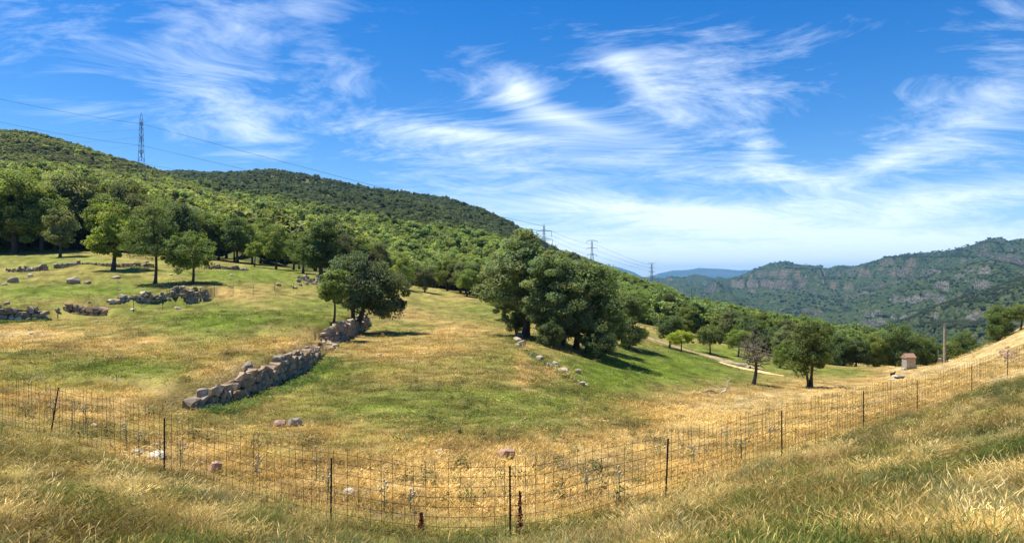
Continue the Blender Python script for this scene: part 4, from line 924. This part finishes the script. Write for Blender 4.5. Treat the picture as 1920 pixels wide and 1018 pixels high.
for side in (-1, 1):
    for r in range(4):
        for c in range(9):
            if tl is None:
                V_, Fc = [], []
                for i in range(2):
                    for k in range(5): t = math.pi * k / 4; V_.append((math.cos(t) * .105, i * .29, math.sin(t) * .055))
                for k in range(4): Fc.append((k, k + 1, 6 + k, 5 + k))
                tl = mesh('tile', V_, Fc, M_TILE)
            y0 = side * (.86 - r * .22); z0 = 1.445 + r * .126
            obj('tile', tl, rf, (-.86 + c * .215, y0, z0), (math.radians(29.7) if side < 0 else -math.radians(29.7), 0, 0) if side < 0 else (math.radians(29.7), 0, math.pi))
boxobj('door', (.851, .87, -.3, .3, .2, 1.25), plain('rust_door', (.30,.16,.11,1), .7, .25, 4), hut, .004)
boxobj('slab', (-1.35, -.9, -.7, .3, -.3, .09), M_CONC, hut, .01); boxobj('ledge', (.9, 1.35, -.4, .4, -.3, .42), M_CONC, hut, .01)
p = G(1686, 710); s = p.y / F; tr = empty('water_trough', p, .25); tr.scale = (s * 17 / 1.3,) * 3; tag(tr, 'white rectangular water trough on a dark stone base beside the goat', 'trough')
boxobj('base', (-.6, .66, -.3, .32, -.1, .34), plain('dark_stone', (.07,.055,.045,1), .9, .4, 5), tr, .05)  # base block much darker than the basin and paving
V_, Fc = [], []
for d in ((-.65, .7, -.38, -.30, .345, .56), (-.65, .7, .30, .38, .345, .56), (-.65, -.56, -.298, .298, .345, .56), (.61, .7, -.298, .298, .345, .56), (-.558, .608, -.298, .298, .345, .42)): box(V_, Fc, *d)
obj('basin', mesh('basin', V_, Fc, M_WHITE), tr)
boxobj('water', (-.557, .607, -.297, .297, .421, .47), plain('trough_water', (.30,.30,.16,1), .1, .1, 4), tr, 0)
boxobj('paving', (-1.9, -.62, -.5, .2, -.3, .05), M_CONC, tr, .02)
p = G(1674, 707); s = p.y / F
def goat(p, s):
    me = bpy.data.meshes.new('goat'); bm = bmesh.new(); sk = bm.verts.layers.skin.verify(); vs = []
    def v(co, r, root=False):
        q = bm.verts.new(co); q[sk].radius = (r, r); q[sk].use_root = root; vs.append(q); return q
    hip = v((-.34,0,.56), .15, True); bel = v((-.05,0,.54), .175); ch = v((.24,0,.57), .16); nk = v((.36,0,.72), .085); hd = v((.44,0,.86), .07); mz = v((.57,0,.80), .042)
    for a, b in ((hip, bel), (bel, ch), (ch, nk), (nk, hd), (hd, mz)): bm.edges.new((a, b))
    tl_ = v((-.52,0,.66), .022); bm.edges.new((hip, tl_))
    for sd in (-1, 1):
        k = v((-.30, sd * .09, .38), .06); h = v((-.40, sd * .09, .22), .033); ft = v((-.37, sd * .09, 0), .030); bm.edges.new((hip, k)); bm.edges.new((k, h)); bm.edges.new((h, ft))
        k = v((.25, sd * .08, .36), .045); h = v((.26, sd * .08, .2), .03); ft = v((.25, sd * .08, 0), .03); bm.edges.new((ch, k)); bm.edges.new((k, h)); bm.edges.new((h, ft))
        er = v((.40, sd * .10, .90), .016); bm.edges.new((hd, er)); hn = v((.36, sd * .04, 1.04), .012); bm.edges.new((hd, hn))
    bm.to_mesh(me); bm.free(); me.materials.append(plain('black_coat', (.018,.016,.018,1), .8, .3, 6))
    o = obj('goat', me, None, p, (0, 0, .2)); o.scale = (s * 13 / 1.1,) * 3
    o.modifiers.new('skin', 'SKIN'); o.modifiers.new('sub', 'SUBSURF').render_levels = 1; o.modifiers[-1].levels = 1
    return tag(o, 'black goat standing at the white water trough with its head raised', 'goat')
goat(p, s)
p = G(1771, 678); s = p.y / F; pole = empty('utility_pole', p, .4); tag(pole, 'tall concrete utility pole beside the dry slope crest', 'pole'); ph = 71 * s
M_POLE = plain('weathered_concrete', (0.27, 0.235, 0.20, 1), .95, .2, 2.0)
V_, Fc = [], []; box(V_, Fc, -.17, .17, -.13, .13, -.5, ph); V_ = [(x * (1 - .45 * max(z, 0) / ph), y * (1 - .45 * max(z, 0) / ph), z) for x, y, z in V_]
obj('shaft', mesh('shaft', V_, Fc, M_POLE), pole)
for k in range(7): boxobj('painted_recess', (-.085, .085, -.136 * (1 - .45 * (k + .5) / 8) - .012, -.12 * (1 - .45 * (k + .5) / 8), ph * (.04 + k * .115), ph * (.11 + k * .115)), plain('recess_shade', (.20,.175,.15,1), .95, .1, 3), pole, 0)  # raised panels in a darker tone, the shade of the recesses put into colour
V_, Fc = [], []; tube(V_, Fc, [(-.5, 0, ph - .1), (.5, 0, ph - .1)], [.03, .03], 5); obj('crossarm', mesh('crossarm', [tuple(v) for v in V_], Fc, M_STEEL), pole)
for xx in (-.45, 0, .45):
    V_, Fc = [], []; tube(V_, Fc, [(xx, 0, ph - .07), (xx, 0, ph + .02), (xx, 0, ph + .13)], [.03, .05, .02], 6); obj('insulator', mesh('insulator', [tuple(v) for v in V_], Fc, M_STEEL), pole)
p = G(1759, 681); s = p.y / F; mt = empty('meter_post', p); tag(mt, 'thin steel post with a small grey box beside the concrete pole', 'post'); V_, Fc = [], []
tube(V_, Fc, [(0, 0, -.2), (0, 0, 28 * s)], [.05, .045], 6); obj('shaft', mesh('shaft', [tuple(v) for v in V_], Fc, M_STEEL), mt); boxobj('box', (.06, .4, -.12, .12, .15, .75), M_STEEL, mt); boxobj('lid', (.04, .42, -.14, .14, .752, .82), M_WHITE, mt)

# ------------------------------------------------------------------ pylons and cables
def beam(V_, Fc, a, b, r): tube(V_, Fc, [a, b], [r, r], 4)
def lattice(V_, Fc, z0, z1, w0, w1, n, r):
    for i in range(n):
        za, zb = z0 + (z1 - z0) * i / n, z0 + (z1 - z0) * (i + 1) / n; wa, wb = w0 + (w1 - w0) * i / n, w0 + (w1 - w0) * (i + 1) / n
        ca = [(-wa,-wa,za),(wa,-wa,za),(wa,wa,za),(-wa,wa,za)]; cb = [(-wb,-wb,zb),(wb,-wb,zb),(wb,wb,zb),(-wb,wb,zb)]
        for k in range(4):
            beam(V_, Fc, ca[k], cb[k], r); j = (k + 1) % 4; beam(V_, Fc, ca[k], cb[j], r * .6); beam(V_, Fc, ca[j], cb[k], r * .6); beam(V_, Fc, cb[k], cb[j], r * .6)
def pylon(base, height, arms, rz, label, w=3.2, bar=.16, peak=True, drop=2.5, n=12):
    e = empty('pylon', base, rz); tag(e, label, 'pylon'); V_, Fc = [], []
    lattice(V_, Fc, -3, height * .55, w, w * .42, n // 2, bar); lattice(V_, Fc, height * .55, height * .93, w * .42, w * .24, n // 2, bar * .85)
    obj('mast', mesh('mast', [tuple(v) for v in V_], Fc, M_STEEL), e)
    if peak:
        V_, Fc = [], []
        for k in ((-1,-1),(1,-1),(1,1),(-1,1)): beam(V_, Fc, (k[0] * w * .24, k[1] * w * .24, height * .93), (0, 0, height), bar * .8)
        obj('peak', mesh('peak', [tuple(v) for v in V_], Fc, M_STEEL), e)
    for zf, half in arms:
        z = height * zf; V_, Fc = [], []
        for sd in (-1, 1):
            for yy in (-.5, .5): beam(V_, Fc, (0, yy, z), (sd * half, 0, z), bar * .8); beam(V_, Fc, (0, yy, z + height * .035), (sd * half, 0, z), bar * .7)
            for k in range(1, 5): f = k / 5; beam(V_, Fc, (sd * half * f, 0, z), (sd * half * (f - .2), 0, z + height * .035 * (1 - f + .2)), bar * .5)
        obj('crossarm', mesh('crossarm', [tuple(v) for v in V_], Fc, M_STEEL), e)
        for sd in (-1, 1):
            V_, Fc = [], []; zz = [z - drop * k / 8 for k in range(9)]; tube(V_, Fc, [(sd * half, 0, q) for q in zz], [.09 if k % 2 else .16 for k in range(9)], 6); obj('insulator', mesh('insulator', [tuple(v) for v in V_], Fc, M_STEEL), e)
    return e
pa = G(265, 372) or P(265, 372, 380); sA = pa.y / F
pylon(pa, 160 * sA, [(.86, 5.5), (.70, 6.0), (.54, 6.0)], math.radians(117), 'tall lattice pylon seen edge-on above the wood', w=10.5 * sA, bar=.28 * sA * 1.4, drop=3)
pb = G(1020, 486); sB = pb.y / F
pylon(pb, 66 * sB, [(.80, 14 * sB), (.56, 16 * sB)], .05, 'lattice pylon with two flat crossarms on the hill shoulder', w=5 * sB, bar=.42 * sB, drop=11 * sB, n=8)
pc_ = G(1110, 503) or P(1110, 503, 780); sC = pc_.y / F
pylon(pc_, 54 * sC, [(.95, 10 * sC), (.70, 10 * sC), (.47, 9 * sC)], 0, 'lattice pylon with three crossarms just behind the oak clump', w=4 * sC, bar=.30 * sC, peak=False, drop=4 * sC, n=8)
pd = P(1222, 531, 1490); sD = pd.y / F
pylon(pd, 39 * sD, [(.95, 7 * sD), (.74, 6 * sD), (.54, 7 * sD), (.34, 6 * sD)], 0, 'small far pylon standing against the blue mountains', w=3 * sD, bar=.26 * sD, peak=False, drop=1.5 * sD, n=8)
p = G(1297, 572) or P(1297, 572, 330); V_, Fc = [], []; tube(V_, Fc, [(0, 0, -1), (0, 0, 42 * p.y / F)], [.16, .1], 6); tag(obj('power_pole', mesh('power_pole', [tuple(v) for v in V_], Fc, M_BARKG), None, p), 'thin lone wooden pole on the end of the wooded spur', 'pole')
def cable(pts, r, label, sagpx=6):
    """pts: (column,row,distance); each span sags a little"""
    V_, Fc = [], []; Q = [P(*q) for q in pts]; line = []
    for i in range(len(Q) - 1):
        for k in range(14): t = k / 14; q = Q[i].lerp(Q[i + 1], t); q.z -= sagpx / F * q.y * 4 * t * (1 - t); line.append(q)
    line.append(Q[-1]); tube(V_, Fc, line, [r * .85 * max(q.y, 100) / 400 for q in line], 4)
    tag(obj('power_cable', mesh('power_cable', [tuple(v) for v in V_], Fc, M_CABLE)), label, 'cable', 'overhead power cables')
dA = pa.y; dB = pb.y
cable([(-120,160,dA * .75), (263,232,dA), (1019,424,dB)], .10, 'topmost power cable running off the edge-on pylon peak', 5)
cable([(-120,203,dA * .75), (265,273,dA), (1008,432,dB)], .09, 'power cable passing the middle of the edge-on pylon', 6)
for a, b, c in ((235, 306, 440), (255, 312, 446), (285, 334, 452), (312, 352, 446), (318, 362, 452)):
    cable([(-120, a - 8, dA * .7), (265, b, dA * .97), (1030, c, dB)], .075, 'pale power cable crossing in front of the scrub hill', 6)
for a, b, x0 in ((252, 243, 80), (266, 258, 140), (277, 273, 190)):
    cable([(x0, a, 1000), (263, b, dA)], .06, 'thin power cable running from the edge-on pylon over the ridge', 2)
for k in range(3):
    cable([(1031 + k * 2, 432 + k * 9, dB), (1117, 459 + k * 10, pc_.y), (1227, 497 + k * 5, 1490)], .06, 'thin power cable strung between the distant pylons', 4)

# ------------------------------------------------------------------ grass
def tuft(seed, n, hlo, hhi, spread, width, bend, ear=0.0, leaves=0):
    R = np.random.default_rng(seed); V_ = []; Fc = []; lv = []
    for i in range(n):
        a = R.uniform(0, 6.283); r = spread * R.uniform(0, 1) ** .5; b = np.array([math.cos(a) * r, math.sin(a) * r, -.02]); h = R.uniform(hlo, hhi)
        dr = R.uniform(0, 6.283); dv = np.array([math.cos(dr), math.sin(dr), 0]) * h * bend * R.uniform(.3, 1.2) + np.array([h * bend * .35, 0, 0]); sd = np.array([-math.sin(dr + .6), math.cos(dr + .6), 0]) * width * .5
        v = R.uniform(.7, 1.3); q = len(V_)
        p1 = b + dv * .3 + np.array([0, 0, h * .55]); p2 = b + dv + np.array([0, 0, h * (1 - .35 * bend)])
        V_ += [b - sd, b + sd, p1 + sd * .8, p1 - sd * .8, p2]; Fc += [(q, q + 1, q + 2, q + 3), (q + 3, q + 2, q + 4)]
        lv += [(v * .75,) * 3] * 2 + [(v,) * 3] * 2 + [(v * 1.15, v * 1.1, v)]
        if R.uniform() < ear:
            q = len(V_); t = p2 - p1; t /= np.linalg.norm(t); w = sd / np.linalg.norm(sd) * .0038; e = p2 + t * .08 + dv * .08
            V_ += [p2 - t * .02, p2 + t * .035 + w, e, p2 + t * .035 - w]; Fc.append((q, q + 1, q + 2, q + 3)); lv += [(1.5, 1.35, 1.1)] * 4
    for i in range(leaves):
        a = R.uniform(0, 6.283); r = R.uniform(.03, spread); z = R.uniform(.03, hhi); c = np.array([math.cos(a) * r, math.sin(a) * r, z]); s = R.uniform(.02, .042)
        nrm = R.normal(0, .5, 3) + np.array([0, 0, 1]); u = np.cross(nrm, R.normal(0, 1, 3)); u /= np.linalg.norm(u); w = np.cross(nrm / np.linalg.norm(nrm), u); q = len(V_)
        V_ += [c - u * s, c + w * s * .4, c + u * s, c - w * s * .4]; Fc.append((q, q + 1, q + 2, q + 3)); lv += [(R.uniform(.7, 1.2),) * 3] * 4
    me = mesh('tuft', np.array(V_), Fc, M_GRASS); at = me.color_attributes.new('leafvar', 'FLOAT_COLOR', 'POINT')
    at.data.foreach_set('color', np.c_[np.array(lv), np.ones(len(lv))].astype(np.float32).ravel()); return me
gk = [tuft(1, 30, .04, .11, .24, .0055, .6), tuft(2, 30, .035, .10, .26, .006, .8), tuft(3, 30, .05, .14, .24, .005, .6, .2), tuft(4, 14, .04, .10, .22, .006, .5, 0, 20),     # pasture 0-3
      tuft(5, 76, .10, .28, .17, .0024, .5, .2), tuft(6, 76, .14, .38, .16, .0022, .65, .35), tuft(7, 80, .07, .21, .19, .0026, .45), tuft(8, 76, .18, .40, .16, .0022, .8, .5),  # bank 4-7
      tuft(9, 9, .32, .62, .10, .0026, .45, 1.0), tuft(10, 12, .08, .24, .15, .004, .5, 0, 46), tuft(11, 34, .06, .2, .20, .003, 1.3)]   # 8 seed stalks, 9 leafy weed, 10 flattened straw
def sample_ground(n, r0, r1, seed):
    R = np.random.default_rng(seed); th = R.uniform(-.72, .72, n); r = r0 * (r1 / r0) ** R.uniform(0, 1, n); x = r * np.sin(th); y = r * np.cos(th); return x, y, R
fpoly = FL
def fence_side(x, y):
    """>0 beyond the fence"""
    th = np.arctan2(x, y); ft = np.arctan2(fpoly[:, 0], fpoly[:, 1]); fr = np.hypot(fpoly[:, 0], fpoly[:, 1]); o = np.argsort(ft); return np.hypot(x, y) - np.interp(th, ft[o], fr[o])
gp, gs, gr_, gi_, gt = [], [], [], [], []
def add_grass(x, y, z, sc_, idx, tint, R):
    gp.append(np.c_[x, y, z]); gs.append(sc_); gi_.append(idx); gt.append(tint); gr_.append(np.c_[R.normal(0, .08, (len(x), 2)), R.uniform(0, 6.283, len(x))])
for n, r0, r1, seed, size in ((40000, 10.5, 40, 1, 1.0), (22000, 40, 115, 2, 1.6)):
    x, y, R = sample_ground(n, r0, r1, seed); m = fence_side(x, y) > .1; x, y = x[m], y[m]; z = zmeadow(x, y)
    px, py = topix(x, y, z); m = (px > -60) & (px < 1980) & (py < 1060)
    for pts in (W_MAIN, W_TREE, W_LEFT, W_BANK):
        sd, par, ov = seg_info(polyline(pts), x, y); m &= ~((sd > -.35) & (sd < .8) & (ov < .2))
    fsd = fence_side(x, y); m &= ~((fsd > .7) & (fsd < 1.9) & (R.uniform(0, 1, len(x)) < .7)); m &= ~((fbm(x * .9, y * .9, 351, 3) > .17) & (R.uniform(0, 1, len(x)) < .75))
    x, y, z = x[m], y[m], z[m]; d = dryness(x, y, z); far = np.hypot(x, y)
    c = ramp(d + R.normal(0, .22, len(x)), SWARD) * R.uniform(.6, 1.4, (len(x), 1)) * 1.05 * (1 + 1.0 * fbm(x * 1.7, y * 1.7, 97, 3) + .9 * fbm(x * .7, y * .7, 99, 2))[:, None]
    idx = np.where(R.uniform(0, 1, len(x)) < np.clip(d, .1, .8), R.choice([2, 2, 0], len(x)), R.choice([0, 1, 0, 1, 3], len(x)))
    s = size * R.uniform(.7, 1.5, len(x)) * np.where(d > .75, 1.15, 1.0) * (.9 + .5 * sstep(20, 40, far) * (size < 1.2))
    add_grass(x, y, z, np.c_[s * 1.1, s * 1.1, s * .9], idx, c, R)
# the unmown bank on the near side of the fence
x, y, R = sample_ground(52000, 4.0, 36, 3); m = fence_side(x, y) < .25; x, y = x[m], y[m]; z = zmeadow(x, y); px, py = topix(x, y, z); m = (px > -120) & (px < 2040) & (py < 1190); m &= fbm(x * 1.3, y * 1.3, 341, 3) > -.13 + .1 * R.normal(0, 1, len(x)) * .5; x, y, z = x[m], y[m], z[m]
pt = fbm(x * .8, y * .8, 301, 3); p2 = fbm(x * .6 + 40, y * .6, 307, 3); p3 = fbm(x * 1.6, y * 1.6, 311, 2); rt = sstep(-2, 6, x)
t = .45 + pt * 1.7 + p3 * .8 + R.normal(0, .14, len(x)) - .10 + .15 * rt
c = ramp(t, [(0, (.085,.125,.028)), (.25, (.135,.155,.042)), (.45, (.215,.185,.062)), (.62, (.32,.245,.095)), (.8, (.50,.41,.20)), (1.05, (.66,.57,.33))])
blue = sstep(.10, .22, p2)[:, None] * .75; c = c * (1 - blue) + np.array([.135, .165, .085]) * blue; rust = (sstep(.12, .25, fbm(x * .7 + 9, y * .7 + 7, 317, 3)) * .55)[:, None]; c = c * (1 - rust) + np.array([.23, .145, .055]) * rust
c = c * R.uniform(.65, 1.35, (len(x), 1)) * (1 + 1.0 * fbm(x * 2.2, y * 2.2, 331, 2))[:, None]
idx = np.where(t > .68, R.choice([5, 7, 7, 8, 10], len(x)), R.choice([4, 4, 5, 6, 6, 8, 9], len(x))); s = R.uniform(.6, 1.15, len(x)) * (.62 + .38 * sstep(.4, 2.0, -fence_side(x, y)))
add_grass(x, y, z, np.c_[s, s, s], idx, c, R)
x, y, R = sample_ground(2600, 12, 80, 44); m = (fence_side(x, y) > .3) & (fbm(x * .2, y * .2, 361, 3) > -.05); x, y = x[m], y[m]; bxy = np.array(BOP); m = (np.hypot(x[:, None] - bxy[:, 0], y[:, None] - bxy[:, 1]) > 1.3).all(1); x, y = x[m], y[m]; z = zmeadow(x, y); s = R.uniform(.7, 1.4, len(x)); add_grass(x, y, z, np.c_[s, s, s], R.choice([9, 9, 8, 10], len(x)), np.where(R.uniform(0, 1, (len(x), 1)) < .6, np.array([[.10, .14, .045]]), np.array([[.36, .28, .13]])) * R.uniform(.6, 1.3, (len(x), 1)), R)
# weeds along the foot of the walls
for pts, n in ((W_MAIN, 420), (W_LEFT, 260), (W_ROW, 240)):
    pl = polyline(pts); R = np.random.default_rng(len(pts)); s_ = R.uniform(0, len(pl) - 1, n); k = s_.astype(int); f = (s_ - k)[:, None]; q = pl[k] * (1 - f) + pl[np.minimum(k + 1, len(pl) - 1)] * f
    t_ = pl[k + 1] - pl[k]; t_ /= np.linalg.norm(t_, axis=1)[:, None]; q = q + np.c_[t_[:, 1], -t_[:, 0]] * R.uniform(.35, 1.3, n)[:, None]
    z = zmeadow(q[:, 0], q[:, 1]); s = R.uniform(.8, 1.6, n); add_grass(q[:, 0], q[:, 1], z, np.c_[s, s, s], R.choice([3, 0, 3], n), np.array([.10, .17, .035]) * R.uniform(.7, 1.3, (n, 1)), R)
gp, gs, gr_, gi_, gt = map(np.concatenate, (gp, gs, gr_, gi_, gt))
g = gn_stuff('grass', gp, gs, gr_, gi_, gt, gk); tag(g, 'green and dry golden grass covering the pasture and the bank', 'grass')

# ------------------------------------------------------------------ thistles and dock
M_STEM = plain('thistle_stem', (.16,.19,.09,1), .9, .3, 6); M_HEAD = plain('thistle_head', (.56,.50,.38,1), .9, .2, 20); M_DOCK = plain('dock_seed', (.20,.065,.035,1), .9, .4, 20)
for i, (px, py, hp) in enumerate([(100,790,40),(136,800,46),(160,812,52),(238,850,60),(262,856,44),(300,862,40),(338,880,52),(592,905,66),(615,930,50),(1362,850,50),(1390,862,48),(1302,872,36),(1160,930,54),(720,960,58),(482,900,44),(1100,930,44),(1445,832,30),(770,960,40)]):
    p = G(px, py); h = hp / F * p.y; e = empty('thistle', p, random.uniform(0, 6)); tag(e, 'thin thistle with pale round heads growing by the wire fence', 'thistle', 'thistles along the fence')
    V_, Fc = [], []; tips = [(0, 0, h)]
    tube(V_, Fc, [(0, 0, -.05), (.02, .01, h * .5), (0, 0, h)], [.012, .009, .005], 5)
    for k in range(3):
        a = random.uniform(0, 6.28); z0 = h * random.uniform(.45, .7); q = (math.cos(a) * h * .18, math.sin(a) * h * .18, z0 + h * .22); tips.append(q); tube(V_, Fc, [(0.01, 0, z0), q], [.007, .004], 4)
    for k in range(7):
        a = random.uniform(0, 6.28); z0 = h * random.uniform(.05, .7); l = random.uniform(.08, .16); b = len(V_); dx, dy = math.cos(a), math.sin(a)
        V_ += [Vector((0, 0, z0)), Vector((dx * l * .5 - dy * .02, dy * l * .5 + dx * .02, z0 + .05)), Vector((dx * l, dy * l, z0 + .02)), Vector((dx * l * .5 + dy * .02, dy * l * .5 - dx * .02, z0 + .05))]; Fc.append((b, b + 1, b + 2, b + 3))
    obj('stem', mesh('stem', [tuple(v) for v in V_], Fc, M_STEM), e)
    for q in tips:
        V_, Fc = [], []; tube(V_, Fc, [Vector(q) + Vector((0, 0, -.01)), Vector(q) + Vector((0, 0, .015)), Vector(q) + Vector((0, 0, .045))], [.008, .022, .018], 7); obj('flower_head', mesh('flower_head', [tuple(v) for v in V_], Fc, M_HEAD), e)
for px, py, hp, lab in ((973, 1012, 92, 'tall rust-brown dock plant gone to seed at the fence post'), (788, 1000, 40, 'short brown dock stalk in the grass at the sagging fence')):
    p = G(px, py); h = hp / F * p.y; e = empty('dock_plant', p); tag(e, lab, 'plant'); V_, Fc = [], []; tube(V_, Fc, [(0, 0, -.05), (.02, 0, h * .5), (.01, 0, h)], [.011, .009, .004], 5)
    obj('stalk', mesh('stalk', [tuple(v) for v in V_], Fc, M_DOCK), e); V_, Fc = [], []
    for k in range(420):
        z = h * random.uniform(.18, 1); r = .055 * (1.1 - z / h) + .012; a = random.uniform(0, 6.28); c = Vector((math.cos(a) * r * random.random() + .015, math.sin(a) * r * random.random(), z)); u = Vector((random.gauss(0, 1), random.gauss(0, 1), random.gauss(0, 1))).normalized() * .014; w = u.orthogonal() * .8; b = len(V_)
        V_ += [c - u, c + w, c + u, c - w]; Fc.append((b, b + 1, b + 2, b + 3))
    obj('seed_head', mesh('seed_head', [tuple(v) for v in V_], Fc, M_DOCK), e)

# ------------------------------------------------------------------ haze
V_, Fc = [], []; box(V_, Fc, -21000, 21000, -21000, 21000, -502, 420)
hz = bpy.data.materials.new('haze'); hz.use_nodes = True; t = hz.node_tree; t.nodes.clear(); n = NT(t)
pv = n.n('ShaderNodeVolumePrincipled'); pv.inputs['Color'].default_value = (0.19, 0.56, 1.0, 1); pv.inputs['Density'].default_value = 5.5e-5; pv.inputs['Anisotropy'].default_value = 0.1
om = n.n('ShaderNodeOutputMaterial'); n.link(pv.outputs[0], om.inputs['Volume'])
tag(obj('haze', mesh('haze', V_, Fc, hz)), kind='stuff')
